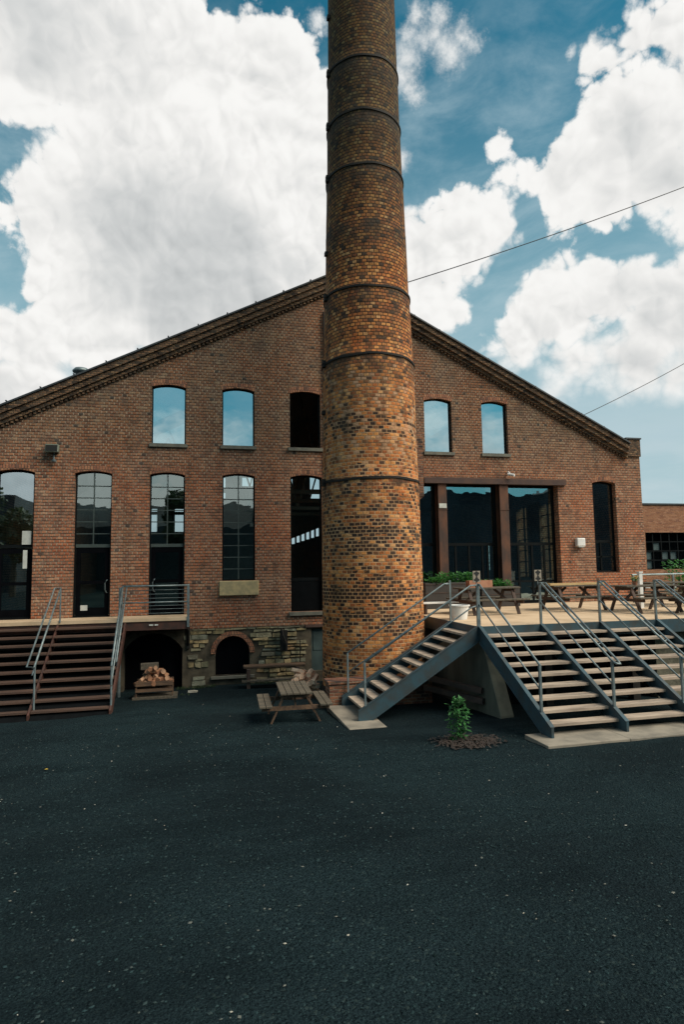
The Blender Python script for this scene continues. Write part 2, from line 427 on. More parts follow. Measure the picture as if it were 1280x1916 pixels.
BLOBS = [(-0.195,0.741,0.642,0.106),(-0.112,0.753,0.648,0.118),(-0.029,0.757,0.653,0.092),(0.044,0.742,0.669,0.059),(0.088,0.758,0.646,0.071),(0.132,0.766,0.629,0.066),(0.048,0.805,0.591,0.129),(-0.065,0.824,0.563,0.127),(-0.140,0.775,0.612,0.072),(-0.103,0.862,0.497,0.125),(-0.199,0.86,0.469,0.063),(-0.235,0.849,0.473,0.039),(0.021,0.87,0.493,0.139),(0.128,0.847,0.517,0.111),(0.149,0.879,0.453,0.093),(-0.128,0.899,0.419,0.108),(-0.032,0.915,0.403,0.13),(-0.192,0.903,0.384,0.056),(-0.229,0.923,0.31,0.078),(-0.145,0.931,0.335,0.089),(-0.258,0.937,0.235,0.106),(0.063,0.91,0.409,0.118),(0.150,0.801,0.574,0.078),(0.191,0.842,0.505,0.09),(-0.285,0.755,0.590,0.055),(-0.317,0.905,0.283,0.099),(-0.076,0.727,0.682,0.057),(-0.261,0.736,0.624,0.08),(-0.148,0.836,0.529,0.046),
(0.379,0.79,0.482,0.063),(0.332,0.819,0.467,0.065),(0.324,0.847,0.421,0.047),(0.405,0.764,0.502,0.036),(0.354,0.776,0.523,0.022),(0.366,0.845,0.39,0.03),(0.337,0.859,0.385,0.032),(0.428,0.769,0.475,0.033),(0.297,0.813,0.501,0.037),(0.422,0.729,0.539,0.024),(0.4,0.716,0.573,0.017),(0.443,0.716,0.54,0.031),(0.488,0.697,0.526,0.054),(0.506,0.675,0.537,0.052),(0.541,0.635,0.551,0.081),(0.482,0.612,0.627,0.032),(0.489,0.633,0.6,0.031),(0.522,0.576,0.628,0.042),(0.555,0.554,0.621,0.049),(0.587,0.586,0.558,0.076),(0.592,0.633,0.499,0.069),(0.545,0.675,0.497,0.053),(0.51,0.708,0.49,0.031),(0.618,0.648,0.445,0.029),(0.503,0.61,0.612,0.03),(0.57,0.729,0.378,0.064),(0.528,0.771,0.356,0.071),(0.483,0.809,0.335,0.066),(0.446,0.831,0.332,0.032),(0.619,0.706,0.345,0.077),(0.655,0.68,0.329,0.081),(0.608,0.741,0.287,0.08),(0.55,0.783,0.289,0.068),(0.662,0.702,0.262,0.056),(0.556,0.72,0.416,0.025),(0.638,0.665,0.389,0.04)]
WISPS = [(0.267,0.67,0.692,0.012),(0.285,0.682,0.674,0.017),(0.313,0.679,0.665,0.019),(0.27,0.701,0.661,0.019),(0.264,0.718,0.644,0.019),(0.329,0.665,0.671,0.014),(0.292,0.662,0.69,0.012),(0.265,0.686,0.677,0.014),(0.278,0.776,0.565,0.014),(0.274,0.726,0.63,0.014),(0.143,0.706,0.693,0.012)]

w = bpy.data.worlds.new('World'); sc.world = w; w.use_nodes = True
t = NT(w.node_tree); bg = t.n['Background']
sky = t.new('ShaderNodeTexSky', sky_type='NISHITA'); sky.sun_disc = False
sky.sun_elevation = SUN_EL; sky.sun_rotation = math.atan2(sun_dir.x, sun_dir.y)
sky.air_density = 1.2; sky.dust_density = .6; sky.ozone_density = 2.0
STR = .1
D = t.new('ShaderNodeTexCoord').outputs['Generated']
D = t.vm('NORMALIZE', D)
def nvec(scale, detail, amp, rough=.5):
    nd = t.new('ShaderNodeTexNoise'); t.put(nd.inputs['Vector'], D); nd.inputs['Scale'].default_value = scale
    nd.inputs['Detail'].default_value = detail; nd.inputs['Roughness'].default_value = rough
    return t.scale(t.vm('SUBTRACT', nd.outputs['Color'], (.5,.5,.5)), amp)
def field(blobs, V, smooth, unit=False):
    f = None
    for x, y, z, r in blobs:
        d = t.vm('DISTANCE', V, (x, y, z), out=1)
        g = t.m('MULTIPLY_ADD', d, -1.0 / .075, r / .075) if unit else t.m('MULTIPLY_ADD', d, -1.0 / r, 1.0)
        if f is None: f = g
        else:
            nd = t.new('ShaderNodeMath', operation='SMOOTH_MAX'); t.put(nd.inputs[0], f); t.put(nd.inputs[1], g); nd.inputs[2].default_value = smooth; f = nd.outputs[0]
    return f
def absn(V, sc_, off): return t.m('MULTIPLY', t.m('ABSOLUTE', t.m('SUBTRACT', t.noise(t.vm('ADD', V, off), sc_, 0, .5), .5)), 2.0)
def billow(V):        # heaped round lobes parted by creases, four octaves
    b = t.m('POWER', absn(V, 7.0, (0, 0, 0)), .75)
    b = t.m('MULTIPLY_ADD', t.m('POWER', absn(V, 15.0, (3.1, 1, .4)), .75), .55, b)
    b = t.m('MULTIPLY_ADD', t.m('POWER', absn(V, 31.0, (1.1, 5, 2.4)), .75), .32, b)
    b = t.m('MULTIPLY_ADD', t.m('POWER', absn(V, 62.0, (4.1, 2, 7.4)), .75), .18, b)
    return t.m('SUBTRACT', b, .62)
Dw = t.vm('ADD', D, nvec(7.0, 4, .07, .5))
Dv = t.vm('ADD', D, nvec(9.0, 5, .035, .5))
F = field(BLOBS, Dw, .25, True)
b0 = billow(Dv); b1 = billow(t.vm('ADD', Dv, (.006, -.003, .011)))
wisp = t.m('SUBTRACT', t.noise(D, 22.0, 8, .62), .5)
e = t.m('ADD', F, t.m('ADD', t.m('MULTIPLY', b0, .66), t.m('MULTIPLY', wisp, .85)))
rag = t.m('MULTIPLY', t.sm(t.noise(D, 5.0, 3, .5), .40, .62), .16)       # some edges crisp, some torn
nd = t.new('ShaderNodeMapRange', interpolation_type='SMOOTHSTEP'); t.put(nd.inputs[0], e); nd.inputs[1].default_value = -.02; t.put(nd.inputs[2], t.m('ADD', t.m('ADD', rag, .15), t.sm(t.xyz(D)[2], .24, .40, .55, 0.0)))
cov = nd.outputs[0]
Dw2 = t.vm('ADD', D, nvec(14.0, 7, .075, .7))
Wf = field(WISPS, Dw2, .3)
wcov = t.m('MULTIPLY', t.sm(t.m('ADD', Wf, t.m('MULTIPLY', t.m('SUBTRACT', t.noise(D, 26, 9, .72), .5), 2.4)), -.9, 1.2), .85)
facing = t.new('ShaderNodeVectorMath', operation='DOT_PRODUCT'); t.put(facing.inputs[0], D); facing.inputs[1].default_value = (.212,.866,.453)
away = t.sm(facing.outputs['Value'], .58, .80, 1.0, 0.0)
gen = t.noise(t.vm('MULTIPLY', t.vm('ADD', D, (1.7, .3, .9)), (1, 1, 1.9)), 2.6, 8, .56)
gcov = t.m('MULTIPLY', t.sm(gen, .50, .60), away)
zc = t.xyz(D)[2]
back = t.sm(facing.outputs['Value'], -.2, .4, 0.0, 1.0)
vn = t.noise(t.vm('MULTIPLY', D, (1,1,5)), 3.5, 6, .6)
veil = t.m('MULTIPLY', t.m('MULTIPLY', t.sm(zc, .0, .42, 1.0, 0.0), t.sm(vn, .35, .65, .45, .92)), t.m('ADD', t.m('MULTIPLY', back, .8), .2))
cirrus = t.m('MULTIPLY', t.sm(t.noise(t.vm('MULTIPLY', t.vm('ADD', D, nvec(2.0, 3, .2)), (2.0, 1.0, 5.0)), 3.0, 8, .62), .36, .74), .55)
skyc = t.mix(1.0, sky.outputs[0], (.11,.86,.82), 'MULTIPLY')
skyc = t.mix(t.m('MULTIPLY', t.sm(zc, .22, .72, .85, .02), t.m('ADD', t.m('MULTIPLY', back, .6), .4)), skyc, (3.4, 5.2, 5.8))
skyc = t.mix(veil, skyc, (6.2, 7.0, 7.3))
skyc = t.mix(t.m('MULTIPLY', cirrus, t.sm(zc, .60, .74, 1.0, .2)), skyc, (4.6, 6.0, 6.6))
# cloud body: sunlit crowns, soft grey bellies where the cloud is deep
soft = t.noise(D, 3.4, 3, .5)
grey = t.m('MULTIPLY', t.sm(F, .15, 1.2), t.sm(soft, .38, .62, .1, 1.0))
relief = t.m('SUBTRACT', b0, b1)
relief = t.m('MULTIPLY', relief, t.sm(soft, .35, .6, 3.6, 2.0))
lum = t.m('ADD', t.m('SUBTRACT', 9.2, t.m('MULTIPLY', grey, 3.1)), relief)
nd = t.new('ShaderNodeMath', operation='SMOOTH_MIN'); t.put(nd.inputs[0], lum); nd.inputs[1].default_value = 9.5; nd.inputs[2].default_value = .8; lum = nd.outputs[0]
lum = t.m('MAXIMUM', lum, 5.0)
cool = t.sm(lum, 5.0, 9.0, 1.0, 0.0)
cl = t.mix(1.0, t.comb(lum, lum, lum), t.mix(cool, (.995,.988,.965), (.95,.985,.99)), 'MULTIPLY')
allc = t.m('MAXIMUM', t.m('MAXIMUM', cov, wcov), gcov)
out = t.mix(allc, skyc, cl)
t.put(bg.inputs[0], out); bg.inputs[1].default_value = STR

# ------------------------------------------------------------------ ground
def gz(x, y):
    yy = min(2.0, max(-26.0, y))
    return -.045 * yy
def ground():
    xs = [-400,-120,-40,-16] + [-12 + .22*i for i in range(0, 146)] + [24, 40, 120, 400]
    ys = [-400,-120,-45,-28] + [-21 + .2*i for i in range(0, 108)] + [2.0, 8, 40, 120, 400]
    v = []; f = []
    for y in ys:
        for x in xs:
            z = gz(x, y)
            if -12 < x < 20.1 and -21 < y < .6:
                z += .05*(mnoise.noise(Vector((x*.35, y*.5, 0)))) + .016*mnoise.noise(Vector((x*1.9, y*2.6, 4)))
            v.append((x, y, z))
    n = len(xs)
    for j in range(len(ys)-1):
        for i in range(n-1):
            a = j*n+i; f.append((a, a+1, a+n+1, a+n))
    m = MB(); m.v = v; m.f = f
    return m.build('ground', M['ground'], smooth=True, kind='structure')
ground()
def gh(x, y):
    return gz(x, y) + .05*(mnoise.noise(Vector((x*.35, y*.5, 0)))) + .016*mnoise.noise(Vector((x*1.9, y*2.6, 4)))

def pebbles(name, n, mt, smin, smax, xr, yr, label, seed, bias=1.0):
    rn = random.Random(seed); m = MB()
    for _ in range(n):
        y = yr[0] + (yr[1]-yr[0]) * rn.random()**bias; x = rn.uniform(*xr)
        if x > 3 and y > -8.6 and x < 12: continue
        if x > 6 and y > -10.4: continue
        s = smin + (smax-smin)*rn.random()**3; z = gh(x, y)
        a = rn.random()*6.3; ca, sa = math.cos(a)*s, math.sin(a)*s; k = rn.uniform(.5, .9)
        b = len(m.v); h = s*rn.uniform(.35, .7)
        m.v += [(x+ca, y+sa, z+h*.3), (x-sa*k, y+ca*k, z+h*.35), (x-ca, y-sa, z+h*.25), (x+sa*k, y-ca*k, z+h*.3), (x+ca*.2, y+sa*.3, z+h), (x, y, z-h*.3)]
        for q in ((0,1,4),(1,2,4),(2,3,4),(3,0,4),(1,0,5),(2,1,5),(3,2,5),(0,3,5)): m.f.append(tuple(b+i for i in q))
    return m.build(name, mt, label=label, cat='gravel', kind='stuff')
pebbles('gravel', 26000, M['pebble'], .008, .024, (-7, 7.5), (-17.2, -6), 'dark slate gravel chips lying loose over the yard', 3)
pebbles('pale_pebbles', 230, M['pebble_pale'], .006, .020, (-8, 9), (-16.5, -1.6), 'scattered pale pebbles on the dark gravel yard', 5)

# ------------------------------------------------------------------ main brick building
B = empty('brick_building', (4.7, 0, 0), label='large red brick industrial building with gabled front and tall arched windows', cat='building')
AX, AZ, SL = 4.68, 13.84, .5         # roof apex and slope
XL, XR = -7.22, 16.58
ZB = 1.78                            # top of the stone foundation
SP = 6.65
def arch_pts(x0, x1, zs, rise, n=8):
    """from (x1,zs) over the arch to (x0,zs)"""
    c = (x0+x1)/2; hw = (x1-x0)/2
    r = (hw*hw + rise*rise) / (2*rise); zc = zs + rise - r
    a = math.asin(min(1, hw/r)) if rise < hw else math.pi/2 + math.asin((rise-hw)/r) * 0
    return [(c + r*math.sin(a - 2*a*i/n), zc + r*math.cos(a - 2*a*i/n)) for i in range(n+1)]
holes = {}
def hole(k, x0, x1, z0, zs, rise=.085): holes[k] = [(x0, z0), (x1, z0)] + arch_pts(x0, x1, zs, rise)
DK = 2.25
LOW = {'W0': (-5.85, -4.79, DK), 'W1': (-3.66, -2.58, DK), 'W2': (-1.46, -.38, DK), 'W3': (.79, 1.84, 3.27), 'W4': (3.01, 4.08, 2.22), 'E': (14.44, 15.44, 3.31)}
UP = {'A': (-1.43, -.37), 'Bw': (.78, 1.83), 'U': (3.01, 4.06), 'C': (7.81, 8.85), 'Dw': (10.02, 11.04)}
for k, (a, b, z) in LOW.items(): hole(k, a, b, z, SP)
for k, (a, b) in UP.items(): hole(k, a, b, 7.65, 9.50)
holes['G'] = [(7.2, DK), (12.98, DK), (12.98, 6.56), (7.68, 6.56), (7.62, 6.32), (7.5, 6.14), (7.34, 6.04), (7.2, 6.0)]

def pierced(outline, hs, y, depth, name, mt, parent, back=True):
    bm = bmesh.new(); ed = []
    def loop(pts):
        vs = [bm.verts.new((x, y, z)) for x, z in pts]
        for i in range(len(vs)): ed.append(bm.edges.new((vs[i], vs[(i+1) % len(vs)])))
    loop(outline)
    for h in hs: loop(h)
    bmesh.ops.triangle_fill(bm, use_beauty=True, use_dissolve=False, edges=ed, normal=(0, -1, 0))
    for f in bm.faces:
        if f.normal.y > 0: f.normal_flip()
    for pts in hs + [outline]:
        n = len(pts)
        vs = [bm.verts.new((x, y, z)) for x, z in pts]; vb = [bm.verts.new((x, y+depth, z)) for x, z in pts]
        for i in range(n):
            j = (i+1) % n; bm.faces.new((vs[i], vs[j], vb[j], vb[i]))
    me = bpy.data.meshes.new(name); bm.to_mesh(me); bm.free(); me.materials.append(mt)
    o = bpy.data.objects.new(name, me); col.objects.link(o); adopt(o, parent)
    o.matrix_parent_inverse = Matrix.Translation(-parent.location)
    return o
def roofz(x): return AZ - SL*abs(x-AX)
pierced([(XL, ZB), (XR, ZB), (XR, roofz(XR)-.1), (AX, AZ-.1), (XL, roofz(XL)-.1)], list(holes.values()), 0, .36, 'front_wall', M['brick'], B)

# foundation: mortar sheet with arched openings plus individually laid stones
fh = [[(.59, .30), (1.66, .30)] + arch_pts(.59, 1.66, .97, .56, 12), [(-2.15, -.3), (-.42, -.3)] + arch_pts(-2.15, -.42, 1.2, .5, 12), [(3.66, .3), (4.2, .3), (4.2, 1.66), (3.66, 1.66)]]
fo = pierced([(XL, -.6), (XR, -.6), (XR, ZB), (XL, ZB)], fh, -.012, .4, 'foundation_mortar', M['mortar'], B)
rn = random.Random(11); sm_ = MB()
def inside(x, z):
    for c, hw, zt in ((1.125, .70, 1.70), (-1.30, .98, 1.9)):
        if abs(x-c) < hw and z < zt:
            if z < 1.0: return True
            if ((x-c)/hw)**2 + ((z-1.0)/(zt-1.0))**2 < 1: return True
    return 3.56 < x < 4.3 and z < 1.9
z = -.1
while z < ZB - .03:
    h = min(rn.uniform(.085, .19), ZB - z)
    x = -2.6
    while x < 6.2:
        wd = rn.uniform(.16, .52)
        if 1.9 < x < 3.5: h2 = h * .8
        else: h2 = h
        if not any(inside(x + wd*q, z + h*.5) for q in (0, .5, 1)) and rn.random() > .03:
            p = rn.uniform(.015, .07); j = lambda: rn.uniform(-.018, .018)
            g = .012
            fr = [(x+g+j(), z+g+j()), (x+wd-g+j(), z+g+j()), (x+wd-g+j(), z+h2-g+j()), (x+g+j(), z+h2-g+j())]
            P = []
            for (a, c) in (fr[0], fr[1]): P.append((a, -.013-p+j()*.6, c))
            P.append((fr[1][0], .02, fr[1][1])); P.append((fr[0][0], .02, fr[0][1]))
            for (a, c) in (fr[3], fr[2]): P.append((a, -.013-p*.8+j()*.6, c))
            P.append((fr[2][0], .02, fr[2][1])); P.append((fr[3][0], .02, fr[3][1]))
            sm_.hexa(P)
        x += wd
    z += h
sm_.build('foundation_stones', M['stone'], B, world=True, bevel=.016)

# arch ring over the cellar door, sill, door leaf
def ring(x0, x1, zs, rise, th, y0, y1, n=14, legs=0):
    c = (x0+x1)/2; m = MB()
    a = arch_pts(x0, x1, zs, rise, n); b = []
    hw = (x1-x0)/2; r = (hw*hw + rise*rise)/(2*rise); zc = zs + rise - r
    for x, z in a:
        d = Vector((x-c, z-zc)); d.normalize(); b.append((x + d.x*th, z + d.y*th))
    for i in range(n):
        m.hexa([(a[i][0], y0, a[i][1]), (b[i][0], y0, b[i][1]), (b[i][0], y1, b[i][1]), (a[i][0], y1, a[i][1]),
                (a[i+1][0], y0, a[i+1][1]), (b[i+1][0], y0, b[i+1][1]), (b[i+1][0], y1, b[i+1][1]), (a[i+1][0], y1, a[i+1][1])])
    return m
dm = MB(); dm.prism_xz([(.60, .31), (1.65, .31)] + arch_pts(.60, 1.65, .97, .55, 12), .22, .26)
cd = dm.build('cellar_door', M['door'], B, world=True, label='dark arched cellar door in the stone foundation')
ring(.585, 1.665, .97, .565, .15, -.06, .1).build('brick_arch', M['arch_brick'], B, world=True)
MB().box(.45, 1.80, -.13, .1, .22, .30).build('door_sill', M['sill_dark'], B, world=True)
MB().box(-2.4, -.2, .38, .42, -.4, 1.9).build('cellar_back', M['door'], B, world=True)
gd = MB(); gd.box(3.67, 4.19, .1, .14, .3, 1.65); gd.box(3.74, 4.12, .085, .1, .95, 1.55)
gd.build('green_door', M['greendoor'], B, world=True, label='narrow green grey door beside the chimney foot')
MB().box(3.46, 4.3, -.09, .06, 1.71, 1.79).build('door_lintel', M['lintel'], B, world=True)
MB().box(2.94, 4.2, -.09, .15, 2.10, 2.215).build('window_sill', M['sill_dark'], B, world=True)
# old iron bracket and hose on the stones
ir = MB(); ir.box(2.62, 2.86, -.16, -.1, 1.02, 1.66); ir.tube([(2.66, -.18, 1.72), (2.7, -.22, 1.5), (2.82, -.2, 1.2), (2.8, -.2, 1.0)], .03)
ir.build('iron_hatch', M['iron'], B, world=True)
MB().tube([(3.26, -.13, 1.35), (3.27, -.13, .6)], .016).build('ground_rod', M['iron'], B, world=True)

# arches over openings (rowlock rings flush-proud of the wall) and sills
for k, (a, b, z0) in LOW.items():
    ring(a-.005, b+.005, SP, .085, .17, -.006, .05, 8).build('brick_arch', M['arch_brick'], B, world=True)
for k, (a, b) in UP.items():
    ring(a-.005, b+.005, 9.50, .085, .17, -.006, .05, 8).build('brick_arch', M['arch_brick'], B, world=True)

# ---- windows: frame mesh (part) > pane, sill (sub-parts)
def window(a, b, z0, zs, rise, y, fw, gm, rows=0, cols=1, name='window', trans=None, low=None, label=None, fm='frame', mm='muntin', ztop_lines=None):
    fr = MB(); d = .06
    o = [(a, z0), (b, z0)] + arch_pts(a, b, zs, rise); i_ = [(a+fw, z0+fw), (b-fw, z0+fw)] + [(min(b-fw, max(a+fw, x)), z-fw) for x, z in arch_pts(a, b, zs, rise)]
    n = len(o)
    for k in range(n):
        j = (k+1) % n
        fr.hexa([(o[k][0], y, o[k][1]), (i_[k][0], y, i_[k][1]), (i_[k][0], y+d, i_[k][1]), (o[k][0], y+d, o[k][1]),
                 (o[j][0], y, o[j][1]), (i_[j][0], y, i_[j][1]), (i_[j][0], y+d, i_[j][1]), (o[j][0], y+d, o[j][1])])
    w_ = fr.build(name, M[fm], B, world=True, label=label)
    zt = trans if trans else z0
    mu = MB()
    if trans: mu.box(a+fw, b-fw, y-.012, y+.05, trans-.05, trans+.05)
    if cols == 2: mu.box((a+b)/2-.016, (a+b)/2+.016, y+.004, y+.04, zt+fw, zs+rise-fw)
    if rows:
        h = (zs - zt) / rows
        for r_ in range(1, rows): mu.box(a+fw, b-fw, y+.006, y+.038, zt+h*r_-.014, zt+h*r_+.014)
    if mu.v:
        q = mu.build('muntins', M[mm], w_)
    g = MB(); g.poly([(x, y+.03, z) for x, z in i_]).build('pane', M[gm], w_)
    return w_
WIN = {}
for k, (a, b) in UP.items():
    gm = {'U': 'glass_dark'}.get(k, 'glass_up')
    WIN[k] = window(a, b, 7.65, 9.50, .085, .13, .04, gm)
    MB().box(a-.06, b+.06, -.07, .14, 7.54, 7.648).build('window_sill', M['sill_dark'], WIN[k])
WIN['W0'] = window(-5.85, -4.79, DK, SP, .085, .16, .06, 'glass_mid', trans=4.42, mm='frame', label='wide plain window above a dark door, at the left end')
WIN['W1'] = window(-3.66, -2.58, DK, SP, .085, .16, .045, 'glass_old', rows=6, cols=2, trans=4.42)
WIN['W2'] = window(-1.46, -.38, DK, SP, .085, .16, .045, 'glass_old', rows=6, cols=2, trans=4.42)
WIN['W3'] = window(.79, 1.84, 3.27, SP, .085, .12, .045, 'glass_old', rows=9, cols=2)
MB().box(.70, 1.95, -.1, .13, 2.80, 3.262).build('window_sill', M['sill'], WIN['W3'], bevel=.02)
WIN['W4'] = window(3.01, 4.08, 2.22, SP, .085, .14, .05, 'glass_dark', trans=3.27, mm='frame')
WIN['E'] = window(14.44, 15.44, 3.31, SP, .085, .2, .07, 'glass_mid', trans=4.47, mm='frame')
mm_ = MB(); mm_.box(14.78, 14.84, .19, .25, 3.38, 4.42); mm_.box(14.5, 15.38, .19, .25, 3.86, 3.92); mm_.build('lower_sash', M['frame'], WIN['E'])

# dark doors under the transoms
def door(a, b, name='door', hx=None, sticker=False, glass_pane=True, y=.17, label=None):
    m = MB(); z1 = 4.36
    m.box(a+.06, a+.19, y, y+.06, DK+.03, z1); m.box(b-.19, b-.06, y, y+.06, DK+.03, z1)
    m.box(a+.19, b-.19, y, y+.06, DK+.03, DK+.28); m.box(a+.19, b-.19, y, y+.06, z1-.16, z1); m.box(a+.19, b-.19, y, y+.06, DK+1.0, DK+1.1)
    d = m.build(name, M['door'], B, world=True, label=label)
    g = MB(); g.box(a+.19, b-.19, y+.02, y+.035, DK+.28, z1-.16); g.build('door_glass', M['glass_dark'], d)
    if hx is not None:
        h = MB(); zc = DK + .92
        h.tube([(hx, y, zc+.2), (hx-.02, y-.07, zc+.19), (hx-.06, y-.09, zc+.1), (hx-.06, y-.09, zc-.1), (hx-.02, y-.07, zc-.19), (hx, y, zc-.2)], .016)
        h.build('handle', M['rail_steel'], d, smooth=True)
    if sticker:
        MB().box(a+.21, a+.41, y-.004, y-.001, DK+.2, DK+.36).build('notice', M['offwhite'], d)
    return d
door(-3.66, -2.58, hx=-2.68, sticker=True)
door(-1.46, -.38, hx=-1.28)
d0 = door(-5.85, -4.79, hx=None)
MB().box(-5.12, -4.87, .10, .104, 4.47, 4.88).build('paper_notice', M['offwhite'], d0)
MB().box(-5.08, -4.96, .10, .104, 3.75, 4.3).build('paper_notice', M['offwhite'], d0)
# lower panel in the tall dark window beside the chimney
MB().box(3.06, 4.03, .13, .15, 2.27, 3.2).build('lower_panel', M['blackpanel'], B, world=True)

# ---- glazed lobby opening
gl = MB(); gy = .30
for x0, x1 in ((7.2, 8.24), (8.56, 10.61), (10.95, 12.98)):
    for (p, q, r_, s_) in ((x0, x0+.09, DK, 6.56), (x1-.09, x1, DK, 6.56), (x0, x1, 6.46, 6.56), (x0, x1, 4.34, 4.44), (x0, x1, DK, DK+.1)):
        gl.box(p, q, gy - (.006 if q-p > .5 else 0), gy+.07, r_, s_)
for x in (8.98, 9.5, 10.02, 10.22, 11.45, 12.0, 12.5): gl.box(x-.035, x+.035, gy+.004, gy+.06, DK+.1, 4.34)
for x0, x1 in ((8.66, 10.5), (11.05, 12.88)): gl.box(x0, x1, gy+.008, gy+.055, DK+.75, DK+.82)
gf = gl.build('lobby_glazing', M['frame'], B, world=True)
g = MB()
for x0, x1 in ((7.29, 8.15), (8.65, 10.52), (11.04, 12.89)):
    g.poly([(x0, gy+.03, 4.44), (x1, gy+.03, 4.44), (x1, gy+.03, 6.46), (x0, gy+.03, 6.46)])
g.build('pane', M['glass_lobby'], gf)
g = MB()
for x0, x1 in ((7.29, 8.15), (8.65, 10.52), (11.04, 12.89)):
    g.poly([(x0, gy+.031, DK+.1), (x1, gy+.031, DK+.1), (x1, gy+.031, 4.34), (x0, gy+.031, 4.34)])
g.build('lower_pane', M['glass_lobby'], gf)
dk = MB(); dk.box(11.05, 11.95, gy+.075, gy+.1, DK+.02, DK+.95); dk.build('door_kick_panel', M['door'], gf)
MB().box(7.72, 13.28, -.10, .1, 6.53, 6.73).build('lintel_beam', M['lintel'], B, world=True)
for x0, x1 in ((8.24, 8.56), (10.61, 10.95)):
    p = MB(); p.box(x0, x1, -.02, .04, DK, 6.53); p.box(x0+.12, x1-.12, .04, .26, DK, 6.53); p.box(x0, x1, .26, .295, DK, 6.53)
    p.box(x0-.015, x1+.015, -.035, -.02, 5.60, 5.63)
    pp = p.build('steel_column', M['rust_post'], B, world=True)
    if x0 < 9: MB().box(x0+.02, x1-.02, -.04, -.022, 5.66, 5.82).build('patch_plate', M['offwhite'], pp)
pl = MB(); pl.box(7.25, 7.67, -.14, -.002, 6.06, 8.3)
pl.prism_xz([(7.25, 6.06), (7.25, 5.85), (7.5, 5.92), (7.67, 6.06)], -.12, -.002)
pl.build('brick_pilaster', M['pier_brick'], B, world=True)

# ---- gable cornice: three oversailing courses following the slope, then coping
def slope_strip(dt, db, y0, y1, name, mt, xe0=XL, xe1=15.98, dent=0):
    m = MB()
    for s, xe in ((-1, xe0), (1, xe1)):
        x0, x1 = (xe, AX) if s < 0 else (AX, xe)
        zt0, zt1 = roofz(x0)+dt, roofz(x1)+dt; zb0, zb1 = roofz(x0)+db, roofz(x1)+db
        m.hexa([(x0, y0, zb0), (x1, y0, zb1), (x1, y1, zb1), (x0, y1, zb0), (x0, y0, zt0), (x1, y0, zt1), (x1, y1, zt1), (x0, y1, zt0)])
    if dent:
        x = xe0 + .1
        while x < xe1 - .2:
            w_ = .07; zb = roofz(x) + db - .06
            m.box(x, x+w_, y0+.035, y1, min(zb, roofz(x+w_)+db-.06), roofz(x+w_/2)+db+.01)
            x += .125
    return m.build(name, mt, B, world=True)
slope_strip(-.06, -.26, -.26, .1, 'cornice_top_course', M['corbel_brick'])
slope_strip(-.264, -.44, -.19, .1, 'cornice_middle_course', M['corbel_brick'])
slope_strip(-.444, -.56, -.11, .1, 'cornice_lower_course', M['corbel_brick'], dent=1)
slope_strip(.0, -.056, -.32, .2, 'coping', M['coping'])
for s, xe in ((-1, XL), (1, 15.9)):
    n = int(abs(xe-AX)/.93)
    for i in range(1, n+1):
        x = AX + s*i*.93; MB().bar((x-.03, -.3, roofz(x)+.03), (x-.03, .2, roofz(x)+.03), .04, .028).build('coping_clip', M['coping'], B, world=True)
# corner blocks
for x0, x1 in ((15.98, 16.60), (XL-.02, XL+.6)):
    bmz = MB(); bmz.box(x0, x1, -.06, .5, 7.7, 8.36); bmz.build('corner_block', M['corbel_brick'], B, world=True)
    MB().box(x0-.03, x1+.03, -.1, .54, 8.363, 8.42).build('block_coping', M['coping'], B, world=True)

# side walls, back wall, roof, floor: the hall behind the front
YB = 26.0
sd = MB()
WZ0, WZ1 = 2.7, 6.6
ys = [.36, 5.65, 6.65, 7.85, 8.85, 12.0, 13.1, YB]
for i in range(len(ys)-1):
    y0, y1 = ys[i], ys[i+1]
    if i in (1, 3, 5):
        sd.box(XR-.36, XR-.001, y0, y1, -.5, WZ0); sd.box(XR-.36, XR-.001, y0, y1, WZ1 if i < 5 else 4.8, roofz(XR)-.1)
    else: sd.box(XR-.36, XR-.001, y0, y1, -.5, roofz(XR)-.1)
sd.build('side_wall', M['brick'], B, world=True)
MB().box(XL+.001, XL+.36, .36, YB, -.5, roofz(XL)-.1).build('side_wall', M['brick'], B, world=True)
bh = [[(-3.22,6.4),(-2.82,6.4),(-2.82,8.35),(-3.22,8.35)], [(-1.58,6.4),(-.96,6.4),(-.96,8.35),(-1.58,8.35)], [(3.28,9.82),(4.24,9.82),(4.24,10.5),(3.28,10.5)], [(1.87,8.8),(2.05,8.8),(2.05,10.46),(1.87,10.46)],
      [(8.45,9.66),(9.33,9.66),(9.33,10.6),(8.45,10.6)], [(8.5,8.95),(9.33,8.95),(9.33,9.56),(8.45,9.56),(8.45,9.2)], [(6.9,9.86),(7.12,9.86),(7.12,10.56),(6.9,10.56)]]
for i in range(6):
    x = 7.0 + i*.375; z = 5.45 + .115*i; bh.append([(x, z), (x+.27, z+.04), (x+.27, z+.52+.03*i), (x, z+.42+.03*i)])
pierced([(XL, -.5), (XR, -.5), (XR, roofz(XR)-.1), (AX, AZ-.1), (XL, roofz(XL)-.1)], bh, YB, .3, 'back_wall', M['interior'], B)
for y0, y1, z1 in ((5.65, 6.65, WZ1), (7.85, 8.85, WZ1), (12.0, 13.1, 4.8)):
    mu = MB(); mu.box(XR-.24, XR-.16, (y0+y1)/2-.03, (y0+y1)/2+.03, WZ0, z1)
    z = WZ0
    while z < z1: mu.box(XR-.235, XR-.165, y0, y1, z-.02, z+.02); z += .55
    sw = mu.build('side_window', M['frame'], B, world=True)
    MB().poly([(XR-.2, y0, WZ0), (XR-.2, y1, WZ0), (XR-.2, y1, z1), (XR-.2, y0, z1)]).build('pane', M['glass_side'], sw)
rf = MB()
